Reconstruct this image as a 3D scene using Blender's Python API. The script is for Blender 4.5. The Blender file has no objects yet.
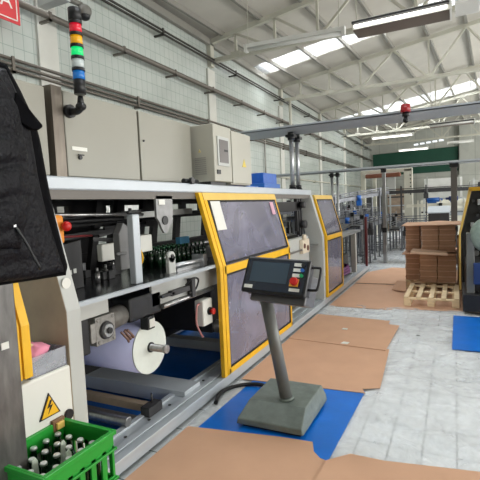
import bpy, bmesh, math, random
from mathutils import Vector, Matrix, Quaternion, noise
random.seed(7)
SC = bpy.context.scene
COL = SC.collection
PI = math.pi

# ------------------------------------------------------------------ camera
cam_d = bpy.data.cameras.new('camera'); cam = bpy.data.objects.new('camera', cam_d); COL.objects.link(cam)
cam_d.sensor_width = 36; cam_d.lens = 437.28/480*36; cam_d.clip_start = .05; cam_d.clip_end = 200
_f = 437.2802
_vy = Vector((215., 42., _f)).normalized()          # world +Y in camera axes (right, up, forward)
_vx = -Vector((-888., -7., _f)).normalized()        # world +X
_vz = Vector((_vx.y*_vy.z-_vx.z*_vy.y, _vx.z*_vy.x-_vx.x*_vy.z, _vx.x*_vy.y-_vx.y*_vy.x))
if _vz.y < 0: _vz = -_vz
_vx = _vx - _vy*_vx.dot(_vy); _vx.normalize()
Rt = Vector((_vx.x, _vy.x, _vz.x)); Up = Vector((_vx.y, _vy.y, _vz.y)); Fw = Vector((_vx.z, _vy.z, _vz.z))
cam.matrix_world = Matrix(((Rt.x, Up.x, -Fw.x, 0), (Rt.y, Up.y, -Fw.y, 0), (Rt.z, Up.z, -Fw.z, 1.65), (0, 0, 0, 1)))
SC.camera = cam

# ------------------------------------------------------------------ world, lights, exposure
W = bpy.data.worlds.new('world'); SC.world = W; W.use_nodes = True
W.node_tree.nodes['Background'].inputs[0].default_value = (.86, .93, 1, 1)
W.node_tree.nodes['Background'].inputs[1].default_value = 2.5
SC.view_settings.view_transform = 'Standard'; SC.view_settings.look = 'None'
SC.view_settings.exposure = 0.22; SC.view_settings.gamma = 1; SC.view_settings.use_curve_mapping = False
SLOPE = .15; EAVE = 5.5; XL = -5.0; RIDGE = 2.14; XR = 9.28; YB = -8.0; YF = 30.0
def roof_z(x): return EAVE + SLOPE*(x-XL) if x < RIDGE else EAVE + SLOPE*(XR-x)
def area(name, loc, rot, sx, sy, power, col=(1, 1, 1)):
    l = bpy.data.lights.new(name, 'AREA'); l.shape = 'RECTANGLE'; l.size = sx; l.size_y = sy; l.energy = power; l.color = col
    o = bpy.data.objects.new(name, l); COL.objects.link(o); o.location = loc; o.rotation_euler = rot; return o
SKY = [(-6.6, -4.6), (2.4, 4.2), (11.35, 12.25), (20.5, 22.3)]       # roof lights, across the slope
TILT = -math.atan(SLOPE)
for k, (a, b) in enumerate(SKY):
    area('skylight_daylight', (-1.43, (a+b)/2, roof_z(-1.43)+.12), (0, TILT, 0), 6.9, b-a, (170, 330, 560, 720)[k], (.95, .98, 1))
for k, y in enumerate((-1.0, 6.5, 14.5, 22.5)):                                          # fill lamps added along the right hand wall to brighten the machine side
    area('window_daylight', (XR-.05, y, 2.5), (0, PI/2, 0), 2.4, 5.0, (330, 480, 460, 520)[k], (1, .98, .95))

# ------------------------------------------------------------------ materials
def lin(c):
    return tuple(((v/255)/12.92 if v/255 <= .04045 else ((v/255+.055)/1.055)**2.4) for v in c)+(1,)
MATS = {}
def mat(name, rgb, rough=.5, metal=0, var=.0, scale=8, bump=0, bscale=30, emit=None, es=1, alpha=None, coat=0, stretch=None):
    if name in MATS: return MATS[name]
    m = bpy.data.materials.new(name); m.use_nodes = True; nt = m.node_tree; b = nt.nodes['Principled BSDF']
    b.inputs['Base Color'].default_value = lin(rgb); b.inputs['Roughness'].default_value = rough; b.inputs['Metallic'].default_value = metal
    if coat: b.inputs['Coat Weight'].default_value = coat
    tc = nt.nodes.new('ShaderNodeTexCoord'); mp = nt.nodes.new('ShaderNodeMapping'); nt.links.new(tc.outputs['Object'], mp.inputs[0])
    if stretch: mp.inputs['Scale'].default_value = stretch
    if var:
        n = nt.nodes.new('ShaderNodeTexNoise'); n.inputs['Scale'].default_value = scale; n.inputs['Detail'].default_value = 5
        nt.links.new(mp.outputs[0], n.inputs['Vector'])
        r = nt.nodes.new('ShaderNodeValToRGB'); c = lin(rgb)
        r.color_ramp.elements[0].position = .3; r.color_ramp.elements[1].position = .7
        r.color_ramp.elements[0].color = tuple(v*(1-var) for v in c[:3])+(1,); r.color_ramp.elements[1].color = tuple(min(1, v*(1+var*.6)) for v in c[:3])+(1,)
        nt.links.new(n.outputs['Fac'], r.inputs[0]); nt.links.new(r.outputs[0], b.inputs['Base Color'])
    if bump:
        n2 = nt.nodes.new('ShaderNodeTexNoise'); n2.inputs['Scale'].default_value = bscale; n2.inputs['Detail'].default_value = 3
        nt.links.new(mp.outputs[0], n2.inputs['Vector'])
        bp = nt.nodes.new('ShaderNodeBump'); bp.inputs['Strength'].default_value = bump; bp.inputs['Distance'].default_value = .02
        nt.links.new(n2.outputs['Fac'], bp.inputs['Height']); nt.links.new(bp.outputs[0], b.inputs['Normal'])
    if emit: b.inputs['Emission Color'].default_value = lin(emit); b.inputs['Emission Strength'].default_value = es
    if alpha is not None: b.inputs['Alpha'].default_value = alpha
    MATS[name] = m; return m
def brick_mat(name, c1, c2, mortar, w, h, size, rough, swap=None, bump=.15, dirt=.15):
    m = bpy.data.materials.new(name); m.use_nodes = True; nt = m.node_tree; b = nt.nodes['Principled BSDF']
    tc = nt.nodes.new('ShaderNodeTexCoord'); sx = nt.nodes.new('ShaderNodeSeparateXYZ'); cb = nt.nodes.new('ShaderNodeCombineXYZ')
    nt.links.new(tc.outputs['Object'], sx.inputs[0])
    u, v = swap or ('X', 'Y')
    nt.links.new(sx.outputs[u], cb.inputs[0]); nt.links.new(sx.outputs[v], cb.inputs[1])
    br = nt.nodes.new('ShaderNodeTexBrick'); br.offset = 0; br.inputs['Scale'].default_value = 1
    br.inputs['Brick Width'].default_value = w; br.inputs['Row Height'].default_value = h; br.inputs['Mortar Size'].default_value = size
    br.inputs['Mortar Smooth'].default_value = .3
    br.inputs['Color1'].default_value = lin(c1); br.inputs['Color2'].default_value = lin(c2); br.inputs['Mortar'].default_value = lin(mortar)
    nt.links.new(cb.outputs[0], br.inputs['Vector'])
    n = nt.nodes.new('ShaderNodeTexNoise'); n.inputs['Scale'].default_value = 1.3; n.inputs['Detail'].default_value = 6
    nt.links.new(tc.outputs['Object'], n.inputs['Vector'])
    mx = nt.nodes.new('ShaderNodeMixRGB'); mx.blend_type = 'MULTIPLY'; mx.inputs[0].default_value = dirt
    rr = nt.nodes.new('ShaderNodeValToRGB'); rr.color_ramp.elements[0].position = .35; rr.color_ramp.elements[1].position = .65
    nt.links.new(n.outputs['Fac'], rr.inputs[0])
    nt.links.new(br.outputs['Color'], mx.inputs[1]); nt.links.new(rr.outputs[0], mx.inputs[2]); nt.links.new(mx.outputs[0], b.inputs['Base Color'])
    b.inputs['Roughness'].default_value = rough
    bp = nt.nodes.new('ShaderNodeBump'); bp.inputs['Strength'].default_value = bump; bp.inputs['Distance'].default_value = .01; bp.invert = True
    nt.links.new(br.outputs['Fac'], bp.inputs['Height'])
    n3 = nt.nodes.new('ShaderNodeTexNoise'); n3.inputs['Scale'].default_value = 5; nt.links.new(tc.outputs['Object'], n3.inputs['Vector'])
    bp2 = nt.nodes.new('ShaderNodeBump'); bp2.inputs['Strength'].default_value = .12; bp2.inputs['Distance'].default_value = .05
    nt.links.new(n3.outputs['Fac'], bp2.inputs['Height']); nt.links.new(bp.outputs[0], bp2.inputs['Normal'])
    nt.links.new(bp2.outputs[0], b.inputs['Normal'])
    MATS[name] = m; return m
def clear_mat(name, rgb, body, rough, wrinkle=0, wscale=6, ior=1.45, lay=True):
    """clear film or acrylic: part see-through, part hazy gloss"""
    m = bpy.data.materials.new(name); m.use_nodes = True; nt = m.node_tree; b = nt.nodes['Principled BSDF']; out = nt.nodes['Material Output']
    b.inputs['Base Color'].default_value = lin(rgb); b.inputs['Roughness'].default_value = rough
    t = nt.nodes.new('ShaderNodeBsdfTransparent'); mx = nt.nodes.new('ShaderNodeMixShader')
    tc = nt.nodes.new('ShaderNodeTexCoord')
    n = nt.nodes.new('ShaderNodeTexNoise'); n.inputs['Scale'].default_value = wscale; n.inputs['Detail'].default_value = 4; n.inputs['Distortion'].default_value = 1.2
    nt.links.new(tc.outputs['Object'], n.inputs['Vector'])
    mr = nt.nodes.new('ShaderNodeMapRange'); mr.inputs[1].default_value = .3; mr.inputs[2].default_value = .7
    mr.inputs[3].default_value = body-.12; mr.inputs[4].default_value = min(1, body+.12)
    nt.links.new(n.outputs['Fac'], mr.inputs[0]); nt.links.new(mr.outputs[0], mx.inputs[0])
    nt.links.new(t.outputs[0], mx.inputs[1]); nt.links.new(b.outputs[0], mx.inputs[2])
    if lay: b.inputs['Specular IOR Level'].default_value = 0
    gl = nt.nodes.new('ShaderNodeBsdfGlossy'); gl.inputs['Roughness'].default_value = rough
    fr = nt.nodes.new('ShaderNodeFresnel'); fr.inputs[0].default_value = ior
    m2 = nt.nodes.new('ShaderNodeMixShader'); nt.links.new(fr.outputs[0], m2.inputs[0]); nt.links.new(mx.outputs[0], m2.inputs[1]); nt.links.new(gl.outputs[0], m2.inputs[2])
    nt.links.new((m2 if lay else mx).outputs[0], out.inputs[0])
    if wrinkle:
        bp = nt.nodes.new('ShaderNodeBump'); bp.inputs['Strength'].default_value = wrinkle; bp.inputs['Distance'].default_value = .03
        nt.links.new(n.outputs['Fac'], bp.inputs['Height']); nt.links.new(bp.outputs[0], b.inputs['Normal']); nt.links.new(bp.outputs[0], gl.inputs['Normal']); nt.links.new(bp.outputs[0], fr.inputs['Normal'])
    MATS[name] = m; return m

wall_tile = brick_mat('glazed_wall_tile', (196, 202, 196), (191, 198, 192), (156, 170, 162), .15, .2, .005, .16, ('Y', 'Z'))
back_tile = brick_mat('far_wall_paint', (190, 192, 184), (185, 188, 180), (165, 168, 160), 1.1, 3, .02, .6, ('X', 'Z'))
floor_tile = brick_mat('floor_tile', (228, 232, 235), (222, 228, 232), (128, 136, 140), .205, .33, .006, .25, None, .2, .25)
ceil_m = mat('ceiling_panel', (204, 200, 190), .7, 0, .05, 2)
steel_cream = mat('cream_painted_steel', (196, 194, 180), .5, 0, .05, 3)
steel_purlin = mat('grey_painted_purlin', (146, 144, 136), .6)
cabinet = mat('cabinet_beige', (150, 148, 137), .42, 0, .04, 2)
cabinet2 = mat('cabinet_pale', (174, 172, 160), .42, 0, .04, 2)
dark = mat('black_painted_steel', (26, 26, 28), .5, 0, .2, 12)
darkgrey = mat('dark_grey_steel', (62, 62, 64), .5, .2, .15, 9)
alu = mat('brushed_aluminium', (190, 192, 195), .33, .75, .12, 6, stretch=(1, 8, 8))
alu_w = mat('pale_aluminium', (182, 189, 195), .35, .12, .05, 5)
plate_grey = mat('grey_painted_plate', (186, 188, 184), .5, 0, .05, 3)
plate_tan = mat('worn_tan_steel', (176, 158, 136), .42, .1, .15, 6)
steel = mat('stainless_steel', (165, 165, 165), .3, .85, .2, 9, stretch=(6, 6, 1))
steel_dark = mat('scuffed_steel', (110, 108, 106), .4, .7, .35, 7, stretch=(4, 4, 1))
yellow = mat('safety_yellow', (236, 182, 28), .45, 0, .08, 9)
yellow2 = mat('pale_yellow_face', (226, 190, 100), .45, 0, .05, 9)
blackp = mat('black_plastic', (18, 19, 22), .4)
blackr = mat('black_rubber', (20, 20, 20), .7)
white_p = mat('white_plastic', (222, 222, 214), .45)
red_p = mat('red_plastic', (190, 26, 22), .35)
red_sign = mat('red_sign', (205, 62, 66), .5, 0, .08, 20)
blue_p = mat('blue_plastic', (30, 95, 175), .4)
blue_mat = mat('blue_film', (0, 108, 205), .35, 0, .12, 5, .12, 9)
card = mat('cardboard', (200, 158, 128), .75, 0, .06, 3, .06, 5)
card_dark = mat('cardboard_edge', (200, 158, 128), .85, 0, .22, 60, stretch=(.15, .15, 3))
card_light = mat('cardboard_cut_edge', (226, 190, 160), .85, 0, .15, 20)
wood = mat('pale_pallet_wood', (232, 208, 168), .75, 0, .15, 5, stretch=(1, 8, 8))
film_roll = mat('lilac_film', (184, 188, 226), .3, 0, .08, 4)
roll_end = mat('wound_film_end', (222, 228, 220), .5, 0, .03, 30)
green_p = mat('green_plastic', (30, 150, 48), .4, 0, .06, 8)
bottle_g = mat('dark_green_glass', (14, 44, 24), .08, 0, coat=.5)
cap_m = mat('silver_cap', (205, 208, 208), .35, .6)
cast = mat('grey_cast_paint', (108, 118, 112), .5, .1, .2, 12, .1, 30)
tube_grey = mat('grey_painted_tube', (112, 114, 112), .4, .2)
jacket_m = mat('black_nylon', (10, 10, 17), .55, 0, .2, 14, .7, 30); jacket_m.node_tree.nodes['Principled BSDF'].inputs['Specular IOR Level'].default_value = .22
jacket_f = mat('black_fleece', (9, 9, 12), .95); jacket_f.node_tree.nodes['Principled BSDF'].inputs['Specular IOR Level'].default_value = .1
screen_m = mat('dark_screen', (22, 34, 52), .12, coat=.6)
screen_l = mat('screen_lcd', (52, 66, 78), .2, emit=(40, 52, 60), es=.25)
green_w = mat('dark_green_panel', (16, 74, 56), .6, 0, .1, 2)
pink = mat('pink_tissue', (235, 150, 175), .8)
skin_c = mat('cream_cloth', (225, 205, 160), .9)
purple = mat('purple_cable', (110, 40, 110), .5)
red_dark = mat('dark_red_paint', (110, 36, 40), .5)
brownp = mat('brown_reflector', (112, 98, 88), .5)
lamp_w = mat('lamp_housing', (230, 230, 225), .4)
tube_on = mat('lit_tube', (255, 255, 250), .4, emit=(255, 252, 244), es=2.2)
machine_floor = mat('dark_floor_under_machine', (58, 64, 80), .4, 0, .3, 6)
acrylic = clear_mat('hazy_acrylic', (172, 170, 192), .46, .05, .06, 2.2, 1.6)
plastic_sheet = clear_mat('clear_floor_film', (243, 246, 247), .42, .2, .45, 6, 1.45, False)
clear_bin = clear_mat('clear_bin_plastic', (210, 215, 225), .35, .2, .1, 5)
glaze = clear_mat('skylight_glazing', (240, 245, 250), .3, .4, 0)

# ------------------------------------------------------------------ mesh helpers
class MB:
    def __init__(s): s.bm = bmesh.new(); s.m = 0
    def _faces(s, vs, fs, smooth=False):
        v = [s.bm.verts.new(p) for p in vs]
        for f in fs:
            try:
                q = s.bm.faces.new([v[i] for i in f]); q.material_index = s.m; q.smooth = smooth
            except ValueError: pass
        return s
    def box(s, x0, x1, y0, y1, z0, z1):
        return s._faces([(x0, y0, z0), (x1, y0, z0), (x1, y1, z0), (x0, y1, z0), (x0, y0, z1), (x1, y0, z1), (x1, y1, z1), (x0, y1, z1)],
                        [(0, 3, 2, 1), (4, 5, 6, 7), (0, 1, 5, 4), (1, 2, 6, 5), (2, 3, 7, 6), (3, 0, 4, 7)])
    def bar(s, p, q, w, h, up=(0, 0, 1)):
        p = Vector(p); q = Vector(q); d = (q-p).normalized(); u = Vector(up)
        if abs(d.dot(u)) > .98: u = Vector((0, 1, 0))
        r = d.cross(u).normalized()*w/2; u = r.cross(d).normalized()*h/2
        c = [p-r-u, p+r-u, p+r+u, p-r+u, q-r-u, q+r-u, q+r+u, q-r+u]
        return s._faces(c, [(0, 3, 2, 1), (4, 5, 6, 7), (0, 1, 5, 4), (1, 2, 6, 5), (2, 3, 7, 6), (3, 0, 4, 7)])
    def cyl(s, p, q, r0, r1=None, n=16, cap=True):
        r1 = r0 if r1 is None else r1
        p = Vector(p); q = Vector(q); d = (q-p).normalized(); a = d.orthogonal().normalized(); b = d.cross(a)
        vs = []
        for c, r in ((p, r0), (q, r1)):
            for i in range(n):
                t = 2*PI*i/n; vs.append(c+a*math.cos(t)*r+b*math.sin(t)*r)
        v = [s.bm.verts.new(x) for x in vs]
        for i in range(n):
            f = s.bm.faces.new((v[i], v[(i+1) % n], v[n+(i+1) % n], v[n+i])); f.smooth = True; f.material_index = s.m
        if cap:
            f = s.bm.faces.new(v[:n][::-1]); f.material_index = s.m; f = s.bm.faces.new(v[n:]); f.material_index = s.m
        return s
    def lathe(s, base, prof, n=14, axis=(0, 0, 1)):
        base = Vector(base); d = Vector(axis).normalized(); a = d.orthogonal().normalized(); b = d.cross(a); rings = []
        for r, h in prof:
            rings.append([s.bm.verts.new(base+d*h+a*math.cos(2*PI*i/n)*r+b*math.sin(2*PI*i/n)*r) for i in range(n)])
        for k in range(len(rings)-1):
            for i in range(n):
                f = s.bm.faces.new((rings[k][i], rings[k][(i+1) % n], rings[k+1][(i+1) % n], rings[k+1][i])); f.smooth = True; f.material_index = s.m
        f = s.bm.faces.new(rings[0][::-1]); f.material_index = s.m; f = s.bm.faces.new(rings[-1]); f.material_index = s.m
        return s
    def prism(s, pts, vec):
        v0 = [s.bm.verts.new(p) for p in pts]; vec = Vector(vec); v1 = [s.bm.verts.new(Vector(p)+vec) for p in pts]; n = len(pts)
        for f in (v0[::-1], v1):
            q = s.bm.faces.new(f); q.material_index = s.m
        for i in range(n):
            q = s.bm.faces.new((v0[i], v0[(i+1) % n], v1[(i+1) % n], v1[i])); q.material_index = s.m
        return s
    def tube(s, pts, r, n=8):
        pts = smooth_path(pts)
        rings = []; prev = None
        for i, p in enumerate(pts):
            d = (pts[min(i+1, len(pts)-1)]-pts[max(i-1, 0)]).normalized()
            a = d.orthogonal().normalized() if prev is None else (prev-d*prev.dot(d)).normalized()
            prev = a; b = d.cross(a)
            rings.append([s.bm.verts.new(p+a*math.cos(2*PI*j/n)*r+b*math.sin(2*PI*j/n)*r) for j in range(n)])
        for k in range(len(rings)-1):
            for j in range(n):
                f = s.bm.faces.new((rings[k][j], rings[k][(j+1) % n], rings[k+1][(j+1) % n], rings[k+1][j])); f.smooth = True; f.material_index = s.m
        s.bm.faces.new(rings[0][::-1]).material_index = s.m; s.bm.faces.new(rings[-1]).material_index = s.m
        return s
    def sph(s, c, r, sc=(1, 1, 1), n=14):
        k = bmesh.ops.create_uvsphere(s.bm, u_segments=n, v_segments=n//2+1, radius=r)
        for v in k['verts']:
            v.co = Vector((v.co.x*sc[0], v.co.y*sc[1], v.co.z*sc[2]))+Vector(c)
            for f in v.link_faces: f.smooth = True; f.material_index = s.m
        return s
    def rot(s, ang, axis, piv):
        bmesh.ops.rotate(s.bm, verts=s.bm.verts, cent=Vector(piv), matrix=Matrix.Rotation(ang, 3, axis)); return s
    def build(s, name, mats, parent=None, bevel=0, recalc=True):
        if recalc: bmesh.ops.recalc_face_normals(s.bm, faces=s.bm.faces)
        me = bpy.data.meshes.new(name); off = Vector((0, 0, 0)); p = parent
        while p is not None: off += p.location; p = p.parent
        if parent is None:
            c = [v.co for v in s.bm.verts]
            lo = Vector((min(v.x for v in c), min(v.y for v in c), min(v.z for v in c))); hi = Vector((max(v.x for v in c), max(v.y for v in c), 0))
            off = Vector(((lo.x+hi.x)/2, (lo.y+hi.y)/2, lo.z)) if not getattr(s, 'keep', False) else off
        bmesh.ops.translate(s.bm, verts=s.bm.verts, vec=-off)
        s.bm.to_mesh(me); s.bm.free()
        o = bpy.data.objects.new(name, me); COL.objects.link(o)
        if parent is None: o.location = off
        else: o.parent = parent
        for m in (mats if isinstance(mats, (list, tuple)) else [mats]): me.materials.append(m)
        if bevel:
            b = o.modifiers.new('bevel', 'BEVEL'); b.width = bevel; b.segments = 2; b.limit_method = 'ANGLE'; b.angle_limit = .6
        return o
def smooth_path(pts, sub=6):
    P = [Vector(p) for p in pts]
    if len(P) < 3: return P
    out = []
    for i in range(len(P)-1):
        a = P[max(i-1, 0)]; b = P[i]; c = P[i+1]; d = P[min(i+2, len(P)-1)]
        for k in range(sub):
            t = k/sub
            out.append(.5*((2*b)+(c-a)*t+(2*a-5*b+4*c-d)*t*t+(3*b-a-3*c+d)*t**3))
    out.append(P[-1]); return out
def tag(o, label, cat, group=None, kind=None):
    o['label'] = label; o['category'] = cat
    if group: o['group'] = group
    if kind: o['kind'] = kind
    return o
def thing(name, label, cat, loc=(0, 0, 0), group=None):
    o = bpy.data.objects.new(name, None); o.empty_display_size = .1; COL.objects.link(o); o.location = loc
    return tag(o, label, cat, group)
def struct(name, mb, m, parent=None, label=None):
    mb.keep = True; o = mb.build(name, m, parent)
    if parent is None:
        o['kind'] = 'structure'
        if label: o['label'] = label
    return o
def copy_tree(o, parent=None):
    c = o.copy(); COL.objects.link(c); c.parent = parent
    for ch in list(o.children): copy_tree(ch, c)
    return c
def text_mesh(name, body, size, mtx, m, parent, ext=.001):
    cu = bpy.data.curves.new('lettering', 'FONT'); cu.body = body; cu.size = size; cu.extrude = ext; cu.align_x = 'CENTER'; cu.align_y = 'CENTER'
    t = bpy.data.objects.new('lettering', cu); COL.objects.link(t)
    bpy.context.view_layer.update(); dg = bpy.context.evaluated_depsgraph_get()
    me = bpy.data.meshes.new_from_object(t.evaluated_get(dg)); bpy.data.objects.remove(t)
    off = Vector((0, 0, 0)); p = parent
    while p is not None: off += p.location; p = p.parent
    me.transform(Matrix.Translation(-off) @ mtx)
    o = bpy.data.objects.new(name, me); COL.objects.link(o); o.parent = parent
    me.materials.clear(); me.materials.append(m); return o

# ================================================================== SETTING
struct('floor', MB().box(XL, XR, YB, YF, -.1, 0), floor_tile)
mb = MB(); mb.box(XL-.25, XL, YB, YF, -.1, EAVE+.02); struct('wall_left', mb, wall_tile)
mb = MB(); mb.prism([(XL-.25, YF, -.1), (XR+.25, YF, -.1), (XR+.25, YF, EAVE), (RIDGE, YF, roof_z(RIDGE)), (XL-.25, YF, EAVE)], (0, .25, 0)); struct('wall_back', mb, back_tile)
mb = MB(); mb.prism([(XL-.25, YB-.25, -.1), (XR+.25, YB-.25, -.1), (XR+.25, YB-.25, EAVE), (RIDGE, YB-.25, roof_z(RIDGE)), (XL-.25, YB-.25, EAVE)], (0, .25, 0)); struct('wall_front', mb, back_tile)
struct('wall_right', MB().box(XR, XR+.25, YB, YF, -.1, EAVE+.02), back_tile)
# roof: solid between the roof lights on the left slope, whole on the right slope
mb = MB()
def slab(mb, x0, x1, y0, y1, t=.08):
    mb.prism([(x0, y0, roof_z(x0)), (x1, y0, roof_z(x1)), (x1, y0, roof_z(x1)+t), (x0, y0, roof_z(x0)+t)], (0, y1-y0, 0))
xs0, xs1 = -4.97, RIDGE-.15
edges = [YB]+[v for ab in SKY for v in ab]+[YF+.2]
for i in range(0, len(edges), 2): slab(mb, XL-.25, RIDGE, edges[i], edges[i+1])
for a, b in SKY:
    slab(mb, XL-.25, xs0, a, b); slab(mb, xs1, RIDGE, a, b)
mb.prism([(RIDGE, YB, roof_z(RIDGE)), (XR+.25, YB, EAVE), (XR+.25, YB, EAVE+.08), (RIDGE, YB, roof_z(RIDGE)+.08)], (0, YF-YB+.2, 0))
ceiling = struct('ceiling', mb, ceil_m)
for k, (a, b) in enumerate(SKY):
    mb = MB(); slab(mb, xs0, xs1, a, b, .02); mb.keep = True
    struct('window_%d' % (k+1), mb, glaze)
def purlin_x(x0, y): return x0+.07*(y-13.4)
for k in range(8):
    x0 = -4.3+.92*k; mb = MB()
    ys = [y for y in (1.5, 9, 13.4, 18, 24, 29.9)]
    for a, b in zip(ys, ys[1:]):
        xa, xb = max(XL+.08, purlin_x(x0, a)), max(XL+.08, purlin_x(x0, b))
        mb.bar((xa, a, roof_z(xa)-.05), (xb, b, roof_z(xb)-.05), .06, .1)
    mb.build('purlin', steel_purlin, ceiling)
# pilasters on the left wall, under each truss
TR = [4.4, 8.93, 13.4, 17.9, 22.4, 26.9]
pil = mat('pilaster_paint', (206, 206, 198), .6, 0, .08, 3)
for i, y in enumerate(TR):
    struct('trim_%d' % (i+1), MB().box(XL, XL+.045, y-.15, y+.17, 0, 4.8), pil)
struct('trim_7', MB().box(XL+.02, XL+.1, YB, YF, 5.32, 5.46), steel_purlin)
# far wall furniture
mb = MB(); mb.prism([(-4.8, YF-.12, 3.3), (.2, YF-.12, 3.3), (.2, YF-.12, 4.76), (-4.8, YF-.12, 4.70)], (0, .1, 0))
tag(mb.build('green_curtain', green_w), 'large dark green panel hanging across the far end wall', 'panel')
mb = MB(); mb.box(.25, .75, YF-.35, YF, 0, 6.2); struct('trim_8', mb, back_tile)
mb = MB()
for k in range(5): mb.box(-2.3+k*.36, -2.05+k*.36, YF-.04, YF-.01, 5.06+.03*k, 5.15+.03*k)
w = struct('window_5', mb, mat('lit_far_window', (240, 245, 250), .4, emit=(235, 242, 250), es=.9))

# ------------------------------------------------------------------ trusses
tl = ['nearest roof truss, crossing the top of the picture above the long white lamp', None, 'second roof truss, behind the long roof light and white zigzag bars',
      'third roof truss from the front, seen behind the red beacon', 'fourth roof truss from the front, thin cream bars high at the back', 'farthest roof truss, just before the green panel']
tl[0] = 'roof truss almost overhead, ahead of all the others'
tl[1] = 'nearest visible roof truss, carrying the long white lamp'
for i, y in enumerate(TR):
    if i == 0: continue
    r = thing('roof_truss', tl[i], 'roof truss', (XL, y, 4.9), 'cream steel roof trusses')
    zb = 4.98
    MB().bar((XL+.12, y, zb), (XR, y, zb), .1, .09).build('bottom_chord', steel_cream, r)
    MB().bar((XL+.1, y, roof_z(XL)-.1), (RIDGE, y, roof_z(RIDGE)-.14), .1, .1).bar((RIDGE, y, roof_z(RIDGE)-.14), (XR, y, EAVE-.1), .1, .1).build('top_chord', steel_cream, r)
    N = [-4.3+.92*k for k in range(8)]
    def T(x): return (x, y, roof_z(x)-.15)
    def B(x): return (x, y, zb)
    webs = [(T(N[0]), B(N[0])), (T(N[1]), B(N[1])), (T(N[2]), B(N[2])), (T(N[4]), B(N[4])), (T(N[6]), B(N[6])), (B(XL+.15), T(XL+.3)),
            (T(N[0]), B(N[1])), (T(N[1]), B(N[2])), (T(N[3]), B(N[2])), (T(N[3]), B(N[4])), (T(N[5]), B(N[4])), (T(N[5]), B(N[6])), (T(N[7]), B(N[6])), (B(XL+.15), B(N[0]))]
    webs = webs[:-1]; webs.pop(5)
    for a, b in webs:
        MB().bar(a, b, .05, .05, (0, 1, 0)).build('web_bar', steel_cream, r)
    for k in (0, 1, 2, 4, 6): MB().box(N[k]-.11, N[k]+.11, y-.06, y+.06, zb-.02, zb+.09).build('gusset_plate', steel_cream, r)
    MB().box(XL+.0, XL+.10, y-.08, y+.08, 4.85, 5.35).build('end_bracket', steel_cream, r)

# ------------------------------------------------------------------ pipes on the left wall
def wall_pipe(name, label, z, xs, r, m, y0, y1, step, brk=True, cat='pipe'):
    t = thing(name, label, cat, (XL, y0, z), 'pipes along the tiled wall')
    mb = MB()
    for dx, dz in xs: mb.cyl((XL+dx, y0, z+dz), (XL+dx, y1, z+dz), r, n=8)
    mb.build('pipe_run', m, t)
    if brk:
        y = y0+.9
        while y < y1:
            zl = z+min(e for _, e in xs)-r; MB().box(XL+.002, XL+max(d for d, _ in xs)+.05, y-.02, y+.02, zl-.03, zl).box(XL+max(d for d, _ in xs)+.03, XL+max(d for d, _ in xs)+.05, y-.02, y+.02, zl-.03, z+r).build('bracket', m, t)
            y += step
pipe_m = mat('brown_grey_pipe', (112, 106, 98), .45, .3)
wall_pipe('steel_pipe', 'thick grey pipe on brackets, the middle run along the tiled wall', 4.28, [(.2, 0)], .045, pipe_m, .5, 29.5, 1.45)
wall_pipe('conduit_bundle', 'three thin conduits side by side, lowest run along the tiled wall', 3.62, [(.06, 0), (.06, -.07), (.06, -.13)], .022, pipe_m, .5, 29.5, 2.4)
wall_pipe('upper_pipe', 'thin dark pipe high on the tiled wall, the topmost run', 4.98, [(.17, 0), (.17, -.06)], .02, mat('dark_pipe', (66, 64, 60), .5, .3), 3.0, 29.5, 3.0)
tag(MB().cyl((XL+.06, 11.9, 1.0), (XL+.06, 11.9, 3.5), .025).tube([(XL+.06, 11.9, 3.5), (XL+.06, 12.0, 3.7), (XL+.06, 12.6, 3.72)], .025).build('drain_pipe', steel_purlin), 'thin vertical pipe down the white wall behind the blue box', 'pipe')
# radiator-ish ledge along lower far wall
wall_pipe('lower_conduit', 'slim pale conduit along the far part of the tiled wall', 2.55, [(.06, 0)], .03, steel_cream, 9.5, 29, 3.2)

# ------------------------------------------------------------------ lamps
def lamp(label, x0, x1, y, z, power, two=False, drop=True, group='hanging tube lamps'):
    t = thing('tube_lamp', label, 'lamp', ((x0+x1)/2, y, z), group)
    if two:
        MB().box(x0, x1, y-.12, y+.3, z+.0, z+.05).build('reflector', brownp, t)
        MB().box(x0, x1, y-.2, y-.12, z+.07, z+.10).build('dark_rim', darkgrey, t)
        MB().box(x0, x1, y-.125, y-.10, z-.0, z+.14).box(x1, x1+.03, y-.2, y+.3, z-.02, z+.14).build('housing', lamp_w, t)
        MB().cyl((x0+.03, y-.16, z+.035), (x1-.03, y-.16, z+.035), .022, n=10).build('tube', tube_on if power else lamp_w, t)
    else:
        MB().box(x0, x1, y-.05, y+.05, z+.02, z+.09).build('housing', lamp_w, t)
        MB().cyl((x0+.04, y, z-.01), (x1-.04, y, z-.01), .035, n=12).build('tube', tube_on if power else lamp_w, t)
        MB().box(x0-.02, x0+.04, y-.055, y+.055, z-.05, z+.09).build('end_cap', lamp_w, t); MB().box(x1-.04, x1+.02, y-.055, y+.055, z-.05, z+.09).build('end_cap', lamp_w, t)
    for x in (x0+.04, x1-.1):
        MB().cyl((x, y, z+.05), (x, y, roof_z(x)-.02), .008, n=5).build('hanging_rod', steel_cream, t)
lamp('long unlit white tube lamp nearest to us, left of the double lamp', -3.62, -1.72, 7.95, 4.66, 0)
for o in bpy.data.objects:
    if o.name == 'tube_lamp': o.rotation_euler = (0, .035, 0)
lamp('wide double tube lamp with brown reflector at the top right', -1.42, -.05, 7.3, 4.34, 1, True)
lamp('lit tube lamp hanging over the far conveyors, left one', -3.3, -1.6, 20.4, 4.45, 1)
lamp('wide double tube lamp high behind the grey cable tray', -.85, .65, 18.5, 4.38, 0, True)
lamp('thin lit tube lamp hanging right in front of the green panel', -2.85, -1.3, 26.5, 4.45, 1)
lamp('thin dim tube lamp at the right edge of the green panel', -.35, .9, 26.5, 4.6, 0)
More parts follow.
